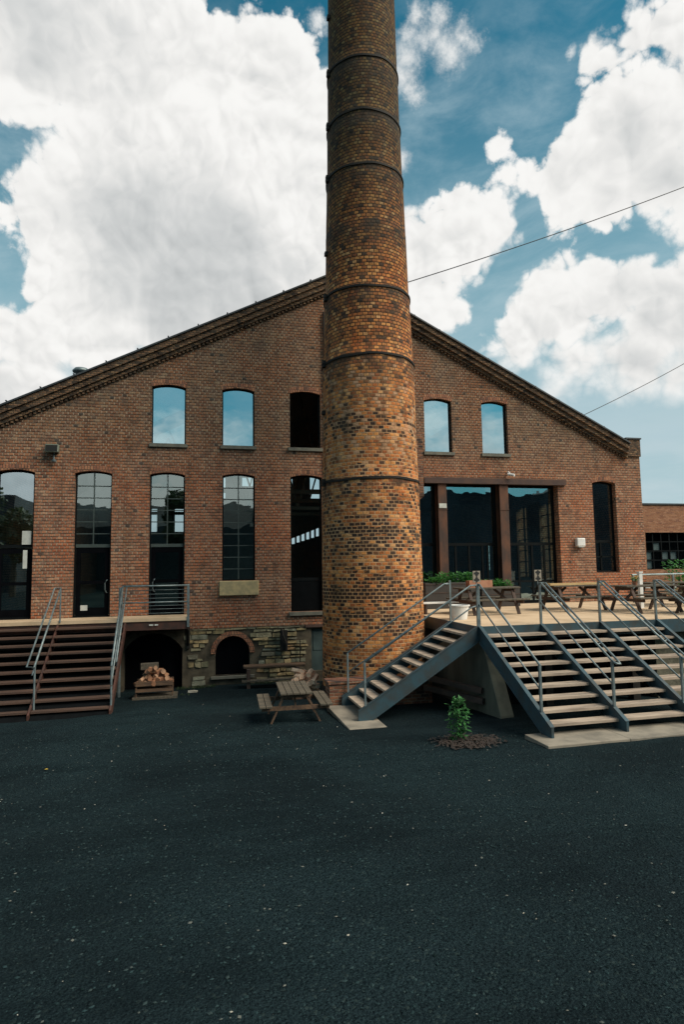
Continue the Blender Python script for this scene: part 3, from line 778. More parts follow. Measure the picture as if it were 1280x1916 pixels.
def rslab(xa, xb, ya, yb_):
    rf.hexa([(xa, ya, roofz(xa)-.16), (xb, ya, roofz(xb)-.16), (xb, yb_, roofz(xb)-.16), (xa, yb_, roofz(xa)-.16), (xa, ya, roofz(xa)-.06), (xb, ya, roofz(xb)-.06), (xb, yb_, roofz(xb)-.06), (xa, yb_, roofz(xa)-.06)])
for s, xe in ((-1, XL-.05), (1, XR+.05)):
    x1, x2 = AX + s*4.0, AX + s*7.0           # roof lights added along each slope to brighten the hall
    rslab(AX, x1, .2, YB+.3); rslab(x2, xe, .2, YB+.3)
    for ya, yb_ in ((.2, 3.0), (9.0, 11.5), (18.0, YB+.3)): rslab(x1, x2, ya, yb_)
roof_o = rf.build('roof', M['roof'], B, world=True)
sk = MB()
for s in (-1, 1):
    x1, x2 = AX + s*4.0, AX + s*7.0
    for ya, yb_ in ((3.0, 9.0), (11.5, 18.0)): sk.poly([(x1, ya, roofz(x1)-.1), (x2, ya, roofz(x2)-.1), (x2, yb_, roofz(x2)-.1), (x1, yb_, roofz(x1)-.1)])
sk.build('added_roof_lights', M['glass_side'], roof_o)
MB().box(XL+.37, XR-.37, .37, YB-.01, 2.05, 2.2).build('hall_floor', M['interior'], B, world=True)
tr = MB()
for y in (9, 13, 17, 21):
    tr.bar((XL+.4, y, 7.3), (XR-.4, y, 7.3), .12, .2)
    for x in range(-6, 16, 3): tr.bar((x, y, 7.3), (x+1.5, y, roofz(x+1.5)-.2), .08, .08); tr.bar((x+3, y, 7.3), (x+1.5, y, roofz(x+1.5)-.2), .08, .08)
tr.build('roof_trusses', M['iron'], B, world=True)

# dangling lamp seen inside the third doorway window, drain pipe beside the chimney
MB().tube([(4.2, -.06, 12.4), (4.19, -.06, 6.2)], .032).build('lightning_conductor', M['iron'], B, world=True)

# roof vent
rv = empty('roof_vent', (-3.62, .40, 9.74), label='small round metal vent on the left roof edge', cat='vent')
m = MB(); m.lathe([(.10, -.15), (.10, .18)], n=16); m.build('pipe', M['rail_steel'], rv)
m = MB(); m.lathe([(.12, .17), (.25, .20), (.27, .25), (.20, .33), (.06, .37)], n=20); m.build('cap', M['rail_steel'], rv, smooth=True)

# wall-mounted things
fl = empty('floodlight', (-4.29, 0, 7.36), label='weathered green floodlight mounted high on the brick wall at left', cat='light')
m = MB(); m.hexa([(-.19,-.30,-.12),(.19,-.30,-.12),(.17,0,-.1),(-.17,0,-.1),(-.19,-.26,.12),(.19,-.26,.12),(.17,0,.14),(-.17,0,.14)]); m.build('housing', simple('pale green enamel', (.16,.19,.15), .5), fl, bevel=.02)
m = MB(); m.poly([(-.17,-.302,-.1),(.17,-.302,-.1),(.17,-.266,.1),(-.17,-.266,.1)]); m.build('lens', M['iron'], fl)
m = MB(); m.tube([(.03,-.02,-.12),(.03,-.1,-.26),(.05,-.13,-.33)], .025); m.lathe([(.0,-.42),(.06,-.39),(.07,-.34),(.0,-.30)], .05, -.13, 12); m.build('sensor', M['rail_steel'], fl)
wb = empty('wall_light', (13.76, 0, 4.43), label='white box light on the brick between glazing and right window', cat='light')
MB().box(-.17,.17,-.16,0,-.15,.15).build('housing', M['white'], wb, bevel=.03)
MB().box(-.12,.12,-.15,-.02,-.185,-.153).build('lens', M['offwhite'], wb)
ca = empty('security_camera', (10.95, 0, 6.9), label='small white security camera above the lintel beam', cat='camera')
m = MB(); m.tube([(0,0,.08),(0,-.1,.08),(.03,-.14,.02)], .025); m.build('bracket', M['white'], ca)
m = MB(); m.tube([(-.03,-.1,-.01),(.12,-.30,-.07)], .05, 12); m.build('body', M['white'], ca)

# ------------------------------------------------------------------ chimney
CX, CY = 4.74, -3.6
CH = empty('brick_chimney', (CX, CY, 0), label='tall round brick smokestack with iron bands standing before the gable', cat='chimney')
prof = [(1.400, .5), (1.398, 1.6), (1.390, 3.0), (1.386, 3.6), (1.350, 5.94), (1.338, 5.97), (1.318, 7.4), (1.300, 9.30), (1.282, 9.33), (1.222, 11.24), (1.204, 11.27), (1.165, 13.1), (1.158, 13.13), (1.118, 14.78), (1.104, 14.81), (1.078, 16.38), (1.064, 16.41), (1.045, 18.05), (1.030, 18.08), (.985, 22.5), (.96, 25.0)]
def lathe_uv(prof, n=96):
    bm = bmesh.new(); uvl = bm.loops.layers.uv.new('UVMap'); rings = []
    for r, z in prof: rings.append([bm.verts.new((r*math.cos(2*math.pi*j/n), r*math.sin(2*math.pi*j/n), z)) for j in range(n)])
    for i in range(len(prof)-1):
        for j in range(n):
            j2 = (j+1) % n
            f = bm.faces.new((rings[i][j], rings[i][j2], rings[i+1][j2], rings[i+1][j])); f.smooth = True
            us = [j, j+1, j+1, j]; zs = [prof[i][1]]*2 + [prof[i+1][1]]*2
            for lp, a, z in zip(f.loops, us, zs): lp[uvl].uv = (2*math.pi*a/n*1.338 + 20, z)
    bm.faces.new(rings[-1])
    me = bpy.data.meshes.new('shaft'); bm.to_mesh(me); bm.free(); return me
# densify profile and roughen slightly
pr = []
for (r0, z0), (r1, z1) in zip(prof, prof[1:]):
    k = max(1, int((z1-z0)/.4))
    for i in range(k): pr.append((r0+(r1-r0)*i/k, z0+(z1-z0)*i/k))
pr.append(prof[-1])
me = lathe_uv(pr, 112)
for v in me.vertices:
    a = math.atan2(v.co.y, v.co.x); k = 1 + .006*mnoise.noise(Vector((math.cos(a)*2, math.sin(a)*2, v.co.z*1.1)))
    v.co.x *= k; v.co.y *= k
me.materials.append(M['chimney'])
sh = bpy.data.objects.new('shaft', me); col.objects.link(sh); adopt(sh, CH)
def rad(z):
    for (r0, z0), (r1, z1) in zip(prof, prof[1:]):
        if z0 <= z <= z1: return r0 + (r1-r0)*(z-z0)/(z1-z0)
    return 1.0
for z in (18.02, 16.36, 14.75, 11.2, 9.28, 5.95):
    m = MB(); r = rad(z - .1) + .004
    m.lathe([(r, z-.035), (r+.022, z-.03), (r+.022, z+.025), (r-.02, z+.03)], n=72, caps=False)
    for vi, vv in enumerate(m.v):
        a_ = math.atan2(vv[1], vv[0]); m.v[vi] = (vv[0], vv[1], vv[2] + .014*math.sin(a_*3+z*2) + .008*math.sin(a_*8+z))
    bd = m.build('iron_band', M['iron'], CH, smooth=False)
    lg = MB(); a = R(187); x, y = math.cos(a)*(r+.03), math.sin(a)*(r+.03)
    lg.box(x-.05, x+.04, y-.06, y+.06, z-.1, z+.09); lg.tube([(x-.03, y-.1, z), (x-.03, y+.1, z)], .02); lg.build('band_clamp', M['iron'], bd)
# flaring soot-dark masonry foot and pedestal
m = MB(); m.lathe([(1.46, -.3), (1.45, .499)], n=64); m.build('footing', M['iron'], CH)
m = MB(); m.box(-1.62, 1.0, -1.72, -1.2, -.2, .84); m.box(-1.65, 1.0, -1.75, -1.17, .842, .90)
m.build('front_plinth', M['pier_brick'], CH)
for z in (12.5, 19.8, 7.9):
    a = R(184); r = rad(z) + .01; MB().box(math.cos(a)*r-.07, math.cos(a)*r+.03, -.18, -.06, z-.05, z+.06).build('iron_lug', M['iron'], CH)

# ------------------------------------------------------------------ left deck and stair
LD = empty('left_deck', (-3.9, -.5, DK), label='narrow concrete deck on red steel beams in front of the left doors', cat='deck')
MB().box(-8.6, -.22, -1.0, -.004, DK-.11, DK).build('slab', M['concrete'], LD, world=True, bevel=.008)
m = MB(); m.box(-8.6, -.24, -.96, -.88, DK-.36, DK-.113); m.box(-.32, -.24, -.88, -.05, DK-.36, DK-.113); m.box(-2.2, -2.12, -.88, -.05, DK-.36, DK-.113)
m.build('edge_beam', M['red_steel'], LD, world=True)
for x in (-2.16, -6.4): MB().tube([(x, -1.04, gh(x, -1.04)-.1), (x, -1.04, DK+.9)], .045, 12).build('post', M['rail_steel'], LD, world=True)
m = MB(); m.box(-.30, -.20, -.10, -.01, 1.2, DK-.37); m.bar((-.26, -.06, 1.3), (-.26, -.8, DK-.37), .06, .06); m.build('wall_bracket', M['iron'], LD, world=True)
lr = MB()
lr.tube([(-2.12, -1.0, 3.18), (-.24, -1.0, 3.18)], .026); lr.tube([(-2.12, -1.0, 2.70), (-.24, -1.0, 2.70)], .02); lr.tube([(-.24, -1.0, 3.18), (-.24, -.02, 3.18)], .026); lr.tube([(-.24, -1.0, 2.70), (-.24, -.02, 2.70)], .02)
for z in (2.38, 2.5, 2.6, 2.82, 2.94, 3.06): lr.tube([(-2.12, -1.0, z), (-.24, -1.0, z)], .006, 5)
rl = lr.build('railing', M['rail_steel'], LD, world=True, smooth=True)
MB().box(-.275, -.205, -1.03, -.99, DK-.3, 3.17).build('railing_post', M['rail_steel'], rl); MB().box(-2.16, -2.09, -1.03, -.99, DK-.0, 3.17).build('railing_post', M['rail_steel'], rl)
m = MB(); m.box(-1.35, -1.24, -1.009, -.999, DK-.23, DK-.19); m.box(-1.2, -1.1, -1.009, -.999, DK-.23, DK-.19); m.build('beam_tag', M['offwhite'], LD, world=True)

LS = empty('red_staircase', (-4.6, -2.4, .2), label='wide red brown open-riser staircase climbing to the left deck', cat='staircase')
NR = 11; rise = (DK - .17)/NR; run = .29; y0 = -1.0
for flight in ((-3.80, -2.06), (-5.62, -3.88), (-7.44, -5.70)):
    for i in range(1, NR):
        z = DK - rise*i; y = y0 - run*(i-1)
        m = MB(); m.box(flight[0], flight[1], y-run-.02, y+.0, z-.045, z)
        m.build('tread', M['tread_red'], LS, world=True)
def stringer(x, w_, y_top, y_bot, z_top, z_bot, h, m):
    m.prism_yz([(y_top, z_top), (y_top, z_top-h), (y_bot+.12, z_bot-.02), (y_bot-.08, z_bot-.02), (y_bot-.08, z_bot+h*.55)], x-w_/2, x+w_/2)
for x in (-2.02, -3.84, -5.66, -7.48):
    m = MB(); stringer(x, .05, -.99, y0-run*(NR-1), DK-.12, .14, .28, m); m.build('stringer', M['red_steel'], LS, world=True)
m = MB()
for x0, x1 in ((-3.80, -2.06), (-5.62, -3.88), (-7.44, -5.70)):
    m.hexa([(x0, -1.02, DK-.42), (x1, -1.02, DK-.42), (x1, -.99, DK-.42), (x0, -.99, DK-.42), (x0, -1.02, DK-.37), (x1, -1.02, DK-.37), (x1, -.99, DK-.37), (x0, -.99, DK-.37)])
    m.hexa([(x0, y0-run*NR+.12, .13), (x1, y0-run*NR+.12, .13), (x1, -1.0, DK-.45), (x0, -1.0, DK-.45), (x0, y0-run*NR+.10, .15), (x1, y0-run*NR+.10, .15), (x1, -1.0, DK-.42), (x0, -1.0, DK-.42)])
m.build('stair_shade_sheets', M['blackpanel'], LS, world=True)  # near-black sheets added below the treads so the gaps read as shade
sl = rise/run
def loop_rail(x, x2, ytop, ybot, ztop, r=.022):
    zb = ztop - sl*(ytop-ybot)
    m = MB(); m.tube([(x, ytop, ztop), (x, ybot, zb), (x2, ybot-.02, zb-.01), (x2, ytop, ztop)], r, 8, closed=True); return m, zb
m, zb = loop_rail(-3.95, -3.78, -1.0, -3.75, DK+.92)
m.tube([(-3.86, -1.0, DK+.62), (-3.86, -3.6, zb-.22)], .018); h = m.build('handrail', M['rail_steel'], LS, world=True, smooth=True)
MB().tube([(-3.78, -1.02, DK-.05), (-3.78, -1.02, DK+.92)], .022).build('handrail_post', M['rail_steel'], h); MB().tube([(-3.78, -3.7, .1), (-3.78, -3.7, zb)], .024).build('handrail_post', M['rail_steel'], h)
m = MB(); zt = DK+.93
m.tube([(-2.10, -1.0, zt), (-2.02, -3.85, zt - sl*2.85)], .024); m.tube([(-2.1, -1.0, zt-.46), (-2.02, -3.85, zt-.46 - sl*2.85)], .018); m.tube([(-1.99, -1.0, zt-.03), (-1.93, -3.7, zt-.03-sl*2.7)], .02)
h = m.build('handrail', M['rail_steel'], LS, world=True, smooth=True)
MB().tube([(-2.02, -3.82, .1), (-2.02, -3.82, zt-sl*2.82)], .024).build('handrail_post', M['rail_steel'], h); MB().tube([(-2.06, -2.4, .9), (-2.06, -2.4, zt-sl*1.4)], .02).build('handrail_post', M['rail_steel'], h)

# ------------------------------------------------------------------ right deck
DX, DY = 6.27, -6.95
RD = empty('right_deck', (12.5, -3.5, DK), label='raised tan concrete terrace with blue green steel edge at right', cat='deck')
MB().box(DX, 24.0, DY, -.004, DK-.1, DK).build('slab', M['concrete'], RD, world=True)
m = MB(); m.box(DX-.03, 24.0, DY-.035, DY-.003, DK-.32, DK-.004); m.box(DX-.035, DX-.003, DY, -.2, DK-.32, DK-.004)
m.build('edge_channel', M['teal_steel'], RD, world=True)
m = MB()
for x in (8.2, 10.6, 13.2, 16.0): m.box(x-.1, x+.1, DY+.3, DY+.5, -.2, DK-.1)
for x in (8.2, 10.6, 13.2, 16.0): m.box(x-.06, x+.06, DY+.01, -.1, DK-.33, DK-.104)
m.build('under_beams', M['iron'], RD, world=True)
MB().box(11.25, 24, DY+.35, DY+.6, -.2, DK-.104).build('retaining_wall', M['stone'], RD, world=True)
MB().box(6.95, 11.2, DY+.9, DY+.95, -.2, DK-.104).build('deck_shade_sheet', M['blackpanel'], RD, world=True)  # near-black sheet added so the gaps of the wide stairs look shaded
cw = MB(); cw.prism_yz([(-3.4, -.2), (-7.75, -.2), (-7.72, .42), (-7.02, 1.78), (-6.9, 1.9), (-3.4, 1.9)], 6.34, 6.66)
cw.build('concrete_pier', M['pier'], RD, world=True, bevel=.02)
m = MB(); m.box(6.67, 24, -.9, -.7, -.2, DK-.104); m.build('under_wall', M['stone'], RD, world=True)

def tube_rail(m, pts, r=.02): m.tube(pts, r, 8)
WS = empty('wide_staircase', (8.6, -8.4, .5), label='wide open-riser staircase with blue green steel stringers at right', cat='staircase')
NR2 = 10; zf = .52; rise2 = (DK-zf)/NR2; run2 = .29
xs = [6.30, 7.87, 9.45, 11.03]
for k in range(3):
    for i in range(1, NR2):
        z = DK - rise2*i; y = DY - .03 - run2*(i-1)
        m = MB(); m.box(xs[k]+.03, xs[k+1]-.03, y-run2+.01, y-.0, z-.05, z); m.build('tread', M['tread'], WS, world=True)
yb = DY - run2*(NR2-1) - .18
for x in xs:
    m = MB()
    m.prism_yz([(DY-.036, DK-.006), (DY-.036, DK-.34), (yb+.26, zf-.02), (yb-.04, zf-.02), (yb-.04, zf+.16)], x-.025, x+.025)
    m.bar((x, DY-.03, DK+.004), (x, yb-.04, zf+.168), .085, .014, up=(0,0,1))
    m.bar((x-.02, DY-.03, DK-.345), (x-.02, yb+.25, zf-.008), .08, .012)
    m.build('stringer', M['teal_steel'], WS, world=True)
s2 = rise2/run2
def hand(x, dbl, yend=-9.45, top=.95, parent=None):
    zt = DK+top; m = MB(); yt = DY - .06
    ze = zt - s2*(yt - yend)
    m.tube([(x, DY+.02, zt), (x, yt, zt), (x, yend, ze)], .023)
    m.tube([(x, DY+.0, zt-.44), (x, yend+.03, ze-.44)], .017)
    if dbl:
        m.tube([(x, yend, ze), (x+.05, yend-.05, ze-.04), (x+.12, yend-.06, ze-.045), (x+.12, yend, ze), (x+.12, yt, zt), (x+.12, DY+.02, zt), (x, DY+.03, zt)], .021)
        for q in (.2, .5, .8):
            y = yt + (yend-yt)*q; z = zt + (ze-zt)*q; m.tube([(x, y, z-.03), (x+.12, y, z)], .012, 6)
    h = m.build('handrail', M['rail_steel'], parent, world=True, smooth=True)
    MB().box(x-.022, x+.022, DY-.02, DY+.03, DK, zt).build('handrail_post', M['rail_steel'], h)
    m = MB(); m.box(x-.022, x+.022, yend-.0, yend+.045, DK - s2*(DY-yend) - .05, ze)
    m.build('handrail_post', M['rail_steel'], h)
hand(6.30, False, parent=WS); hand(7.87, True, parent=WS); hand(9.45, True, parent=WS); hand(11.03, True, parent=WS)

SS = empty('side_staircase', (4.9, -6.15, .35), label='narrow open-riser steel staircase rising rightward in front of the chimney', cat='staircase')
zf3 = .40; NR3 = 11; rise3 = (DK-zf3)/NR3; run3 = .268
YN, YF = -6.95, -5.40
for i in range(1, NR3):
    z = DK - rise3*i; x = DX - .04 - run3*(i-1)
    m = MB(); m.box(x-run3+.0, x, YN+.03, YF-.03, z-.05, z); m.build('tread', M['tread'], SS, world=True)
xb = DX - run3*(NR3-1) - .14
for y in (YN-.0, YF):
    m = MB(); m.prism_xz([(DX-.036, DK-.006), (DX-.036, DK-.34), (xb+.25, zf3-.05), (xb-.05, zf3-.05), (xb-.05, zf3+.15)], y-.025, y+.025)
    m.bar((DX-.03, y, DK+.003), (xb-.05, y, zf3+.157), .085, .014); m.bar((DX-.03, y, DK-.345), (xb+.24, y, zf3-.055), .085, .012)
    m.build('stringer', M['teal_steel'], SS, world=True)
s3 = rise3/run3
for y, flat in ((YN, False), (YF, True)):
    zt = DK+.93; m = MB(); xe = 3.56; xt = DX - .16
    ze = zt - s3*(xt-xe)
    m.tube([(DX, y, zt), (xt, y, zt), (xe, y, ze)], .022); m.tube([(DX, y, zt-.46), (xt, y, zt-.5), (xe, y, ze-.46)], .017)
    h = m.build('handrail', M['rail_steel'], SS, world=True, smooth=True)
    MB().box(DX-.03, DX+.015, y-.022, y+.022, DK-.1, zt + (.09 if flat else 0)).build('handrail_post', M['rail_steel'], h)
    m = MB(); m.box(xe-.02, xe+.02, y-.022, y+.022, zf3-.03, ze); m.build('handrail_post', M['rail_steel'], h)

def slab_thing(name, x0, x1, y0, y1, z0, z1, label, seams=()):
    o = MB(); 
    c = [(x0, y0), (x1, y1)]
    o.box(x0, x1, y0, y1, z0, z1); return o.build(name, M['pad'], bevel=.012, label=label, cat='slab')
slab_thing('concrete_pad', 5.95, 7.60, -10.18, yb+.35, .2, .50, 'pale concrete footing slab under the left end of the wide stairs')
slab_thing('concrete_pad', 7.606, 12.2, -10.18, yb+.35, .2, .497, 'long pale concrete footing slab beneath the wide stairs at right edge')
slab_thing('concrete_pad', 3.05, 3.85, -7.55, -5.32, .1, .352, 'pale concrete footing slab at the foot of the side staircase')

# signs on the posts
def sign(x, label):
    s = empty('rail_sign', (x, DY, DK+.98), rz=R(8), label=label, cat='sign')
    MB().box(-.10, .10, -.012, .0, .02, .28).build('board', M['signboard'], s, bevel=.003)
    g = MB(); y = -.0135
    for sgn, zc in ((1, .15), (-1, .15)):
        pts = [(-.035, zc+sgn*.02), (.035, zc+sgn*.02), (.04, zc+sgn*.05), (.075, zc+sgn*.055), (.07, zc+sgn*.095), (.035, zc+sgn*.10), (.02, zc+sgn*.125), (-.02, zc+sgn*.125), (-.035, zc+sgn*.10), (-.07, zc+sgn*.095), (-.075, zc+sgn*.055), (-.04, zc+sgn*.05)]
        g.poly([(px, y, pz) for px, pz in (pts if sgn < 0 else pts)])
    g.poly([(-.02, y-.0006, .12), (.02, y-.0006, .12), (.02, y-.0006, .18), (-.02, y-.0006, .18)])
    g.build('symbol', M['glyph'], s)
    MB().box(-.012, .012, 0, .012, -.08, .28).build('stem', M['rail_steel'], s)
sign(6.26, 'small beige sign with black symbol where the two staircases meet')
sign(7.83, 'small beige sign with black symbol on second stair post from corner')

# far railing of the deck
fr = empty('deck_railing', (18, -1.2, DK), label='grey railing along the far right side of the terrace', cat='railing')
m = MB(); m.tube([(14.9, -1.3, 3.22), (23, -1.3, 3.22)], .035); m.tube([(14.9, -1.3, 2.75), (23, -1.3, 2.75)], .02); m.build('rails', M['rail_steel'], fr, world=True)
for x in (14.95, 16.6, 18.2, 20.2): MB().box(x-.035, x+.035, -1.33, -1.27, DK, 3.22).build('post', M['rail_steel'], fr, world=True)
wp = empty('white_post', (13.35, -3.6, DK), label='short white post standing behind the right picnic tables', cat='post')
MB().box(-.055, .055, -.055, .055, 0, 1.08).build('shaft', M['white'], wp); MB().box(-.07, .07, -.07, .07, 1.08, 1.12).build('cap', M['white'], wp)

# ------------------------------------------------------------------ picnic tables
def picnic(name, L_, top_w, H, mt_top, mt_leg, bh=.44, bo=.72, loc=(0,0,0), rz=0, **k):
    """long axis is local X"""
    o = empty(name, loc, rz, **k)
    hw = top_w/2; n = 5; pw = top_w/n
    m = MB()
    for i in range(n): m.box(-L_/2, L_/2, -hw+pw*i+.006, -hw+pw*(i+1)-.006, H-.04, H)
    m.build('table_top', mt_top, o, bevel=.005)
    for s in (-1, 1):
        m = MB()
        for q in (0, 1):
            c = s*(bo - .07 + q*.145 - .005); m.box(-L_/2, L_/2, c-.066, c+.066, bh-.04, bh)
        m.build('bench', mt_top, o, bevel=.005)
    for s in (-1, 1):
        x = s*(L_/2 - .22)
        for q in (-1, 1):
            m = MB(); m.bar((x, q*(hw-.12), H-.045), (x, q*(bo-.12), .0), .04, .09, up=(1,0,0)); m.build('leg', mt_leg, o)
        m = MB(); m.box(x+.022*s, x+.06*s if s > 0 else x+.022*s, -bo-.08, bo+.08, bh-.13, bh-.042) if s > 0 else m.box(x-.06, x-.022, -bo-.08, bo+.08, bh-.13, bh-.042)
        m.box(*((x+.022, x+.06) if s > 0 else (x-.06, x-.022)), -hw+.03, hw-.03, H-.13, H-.042)
        m.bar((x, 0, bh-.1), (x*.35, 0, H-.06), .035, .07); m.build('crossbeam', mt_leg, o)
    return o
P1 = picnic('picnic_table', 1.42, .70, .68, M['wood_old'], M['wood_brown'], bh=.42, bo=.66, loc=(2.15, -5.92, gh(2.15,-5.92)+.005), rz=R(87),
            label='grey weathered picnic table standing alone on the gravel beside the chimney', cat='picnic table')
G = 'picnic tables on the terrace'
P2 = picnic('picnic_table', 1.8, .72, .75, M['wood_old'], M['timber'], loc=(8.2, -3.55, DK+.002), rz=R(1), label='picnic table behind the white pot, nearest the chimney', cat='picnic table', group=G)
for loc, rz, lb in (((11.15, -3.35, DK+.002), 3, 'picnic table with an orange board on top, below the white box light'), ((12.55, -4.75, DK+.002), 2, 'dark picnic table with yellow flowers at its left end'), ((15.0, -2.9, DK+.002), -4, 'picnic table farthest right, by the far railing'), ((13.6, -6.1, DK+.002), 5, 'picnic table cut by the right edge, near the last stair rail')):
    o = copy_tree(P2); o.location = loc; o.rotation_euler.z = R(rz); o['label'] = lb
o = MB().box(-.95, .95, -.12, .12, 0, .06).build('loose_board', M['wood_pale'], label='pale orange board lying on a terrace picnic table', cat='board')
o.location = (11.15, -3.5, DK+.755); o.rotation_euler.z = R(3)
def crate_box(name, loc, dims, mt, **k):
    a, b, c = dims; th = .02; o = empty(name, loc, **k)
    m = MB(); m.box(-a, a, -b, -b+th, 0, c); m.box(-a, a, b-th, b, 0, c); m.box(-a, -a+th, -b+th, b-th, 0, c); m.box(a-th, a, -b+th, b-th, 0, c); m.build('sides', mt, o); 
    MB().box(-a+th, a-th, -b+th, b-th, 0, .02).build('base', mt, o); MB().box(-a-.015, a+.015, -b-.015, b+.015, c-.03, c-.0).build('rim', mt, o) if 0 else None
    return o
tb = crate_box('terracotta_trough', (7.95, -3.6, DK+.755), (.36, .12, .20), M['terracotta'], label='terracotta trough standing on the picnic table near the chimney', cat='planter')
MB().box(-.33, .33, -.09, .09, .14, .17).build('soil', M['mulch'], tb)

# white pot, white tray
wp = empty('white_pot', (6.66, -5.05, DK+.002), label='white tapered plastic pot at the head of the side staircase', cat='pot')
MB().lathe([(.19, 0), (.25, .34), (.275, .34), (.275, .37), (.245, .37), (.235, .33), (.18, .03)], n=32).build('pot', M['white'], wp, smooth=False)
MB().lathe([(.232, .29), (.232, .30)], n=24).build('soil', M['mulch'], wp)
wt = empty('white_shelf', (6.95, -3.1, DK+.002), label='low white shelf bench beside the chimney on the terrace', cat='bench')
MB().box(-.62, .62, -.16, .16, .3, .34).build('shelf', M['white'], wt)
for x in (-.5, .5): MB().box(x-.03, x+.03, -.13, .13, 0, .298).build('leg', M['timber'], wt)

# leafy clumps
def leaves(m, cx, cy, z0, z1, rx, ry, n, s, rn, droop=.3):
    for _ in range(n):
        a = rn.random()*6.283; rr = math.sqrt(rn.random()); z = rn.uniform(z0, z1)
        k = 1.0
        p = Vector((cx+math.cos(a)*rr*rx*k, cy+math.sin(a)*rr*ry*k, z))
        d = Vector((math.cos(a), math.sin(a), rn.uniform(-droop, .9))).normalized(); sd = d.cross(Vector((rn.uniform(-.4,.4), rn.uniform(-.4,.4), 1))).normalized()
        l = s*rn.uniform(.6, 1.3); w_ = l*.28
        m.poly([p, p+d*l*.5+sd*w_, p+d*l, p+d*l*.5-sd*w_])
rn = random.Random(5)
def planter(x, y, L_, H, lab, hgt):
    p = empty('planter_box', (x, y, DK+.002), label=lab, cat='planter')
    m = MB(); m.box(-L_/2, L_/2, -.25, .25, 0, H); m.build('box', M['planter'], p, bevel=.01)
    m = MB(); [m.box(-L_/2-.01, L_/2+.01, -.262, -.251, H*q, H*q+.02) for q in (.3, .6, .92)]; m.build('battens', M['timber'], p)
    m = MB(); [leaves(m, rn.uniform(-.42,.42)*L_, rn.uniform(-.1,.1), H-.03, H+hgt*rn.uniform(.5,1.5), .14, .16, int(42*L_), rn.uniform(.07,.14), rn) for _ in range(16)]; m.build('foliage', M['leaf_planter'], p)
planter(8.15, -1.0, 1.9, .84, 'tall dark planter of bright green herbs beside the chimney', .22)
planter(9.95, -.85, 1.4, .66, 'lower dark planter of green herbs before the lobby glass', .16)
fp = empty('flower_pot', (12.05, -5.0, DK+.76), label='small pot of yellow flowers on the dark terrace table', cat='plant')
MB().lathe([(.05, 0), (.075, .12), (.085, .12)], n=16).build('pot', M['terracotta'], fp)
m = MB(); leaves(m, 0, 0, .1, .2, .08, .08, 60, .07, rn); m.build('foliage', M['leaf'], fp)
m = MB(); leaves(m, 0, 0, .17, .27, .09, .09, 50, .04, rn); m.build('blossoms', M['flower'], fp)
sb = empty('shrub', (17.9, -.2, 1.7), label='green shrub beyond the terrace at the right edge', cat='shrub')
MB().tube([(0,0,-.2),(0,.05,1.4)], .04).build('stem', M['bark'], sb); m = MB(); leaves(m, 0, 0, .6, 2.0, .55, .5, 700, .13, rn); m.build('foliage', M['leaf_planter'], sb)

# sapling on its mulch bed
sx, sy = 4.78, -9.22; g0 = gh(sx, sy)
sp = empty('sapling', (sx, sy, g0), label='leafy green sapling growing in a ring of mulch', cat='sapling')
MB().tube([(0,0,-.05),(.01,.02,.3),(-.02,.0,.62),(-.03,.01,.80)], [.02,.016,.011,.005], 8).build('stem', M['bark'], sp)
m = MB(); rs = random.Random(21)
for i in range(84):
    z = .08 + .76*(i/83); a = i*2.4 + rs.uniform(-.5,.5); ln = (.07 + .15*math.sin(math.pi*min(1, z/.95)))*rs.uniform(.6,1.25)
    up = rs.uniform(.1,.7) if z < .68 else 1.2
    d = Vector((math.cos(a), math.sin(a), up)).normalized(); p = Vector((-.02, 0, z))
    m.tube([p, p + d*ln], .003, 4)
    for q in range(rs.randint(4,7)):
        b = p + d*ln*rs.uniform(.45,1.0); th = rs.random()*6.283
        e_ = (Vector((math.cos(th), math.sin(th), rs.uniform(-.7,.35))) + d*.9).normalized(); l = rs.uniform(.06,.14)
        sd = e_.cross(Vector((rs.uniform(-.4,.4), rs.uniform(-.4,.4), 1))).normalized(); dr = Vector((0,0,-l*.18))
        wd = l*.24
        m.poly([b, b+e_*l*.3+sd*wd*.8, b+e_*l*.6+sd*wd*.8+dr*.3, b+e_*l+dr, b+e_*l*.6-sd*wd*.8+dr*.3, b+e_*l*.3-sd*wd*.8])
m.build('leaves', M['leaf'], sp); sp.scale = (.86, .86, .84); sp.location.x -= .05
mb = MB(); n = 40; c0 = len(mb.v); mb.v.append((sx+.05, sy-.12, g0+.045))
for j in range(n):
    a = 2*math.pi*j/n; r = 1 + .12*math.sin(a*3+1) + .08*math.sin(a*7)
    mb.v.append((sx+.05+.30*r*math.cos(a)*1.7, sy-.12+.42*r*math.sin(a), gh(sx+.5*math.cos(a), sy+.42*math.sin(a)) + .02))
for j in range(n): mb.f.append((0, 1+j, 1+(j+1) % n))
for _ in range(700):
    a = rs.random()*6.283; r = math.sqrt(rs.random())*rs.choice((1.0,1.1,1.45)); x = sx+.05+.52*r*math.cos(a); y = sy-.12+.42*r*math.sin(a); z = gh(x, y)+.035
    l = rs.uniform(.015,.045); b = rs.random()*6.283; u = Vector((math.cos(b), math.sin(b), rs.uniform(-.3,.5)))*l; v_ = Vector((-math.sin(b), math.cos(b), rs.uniform(-.4,.4)))*l*.4; p = Vector((x, y, z))
    mb.poly([p-u-v_, p+u-v_, p+u+v_, p-u+v_])
mb.build('mulch_bed', M['mulch'], label='ring of dark brown mulch around the sapling', cat='mulch', kind='stuff')

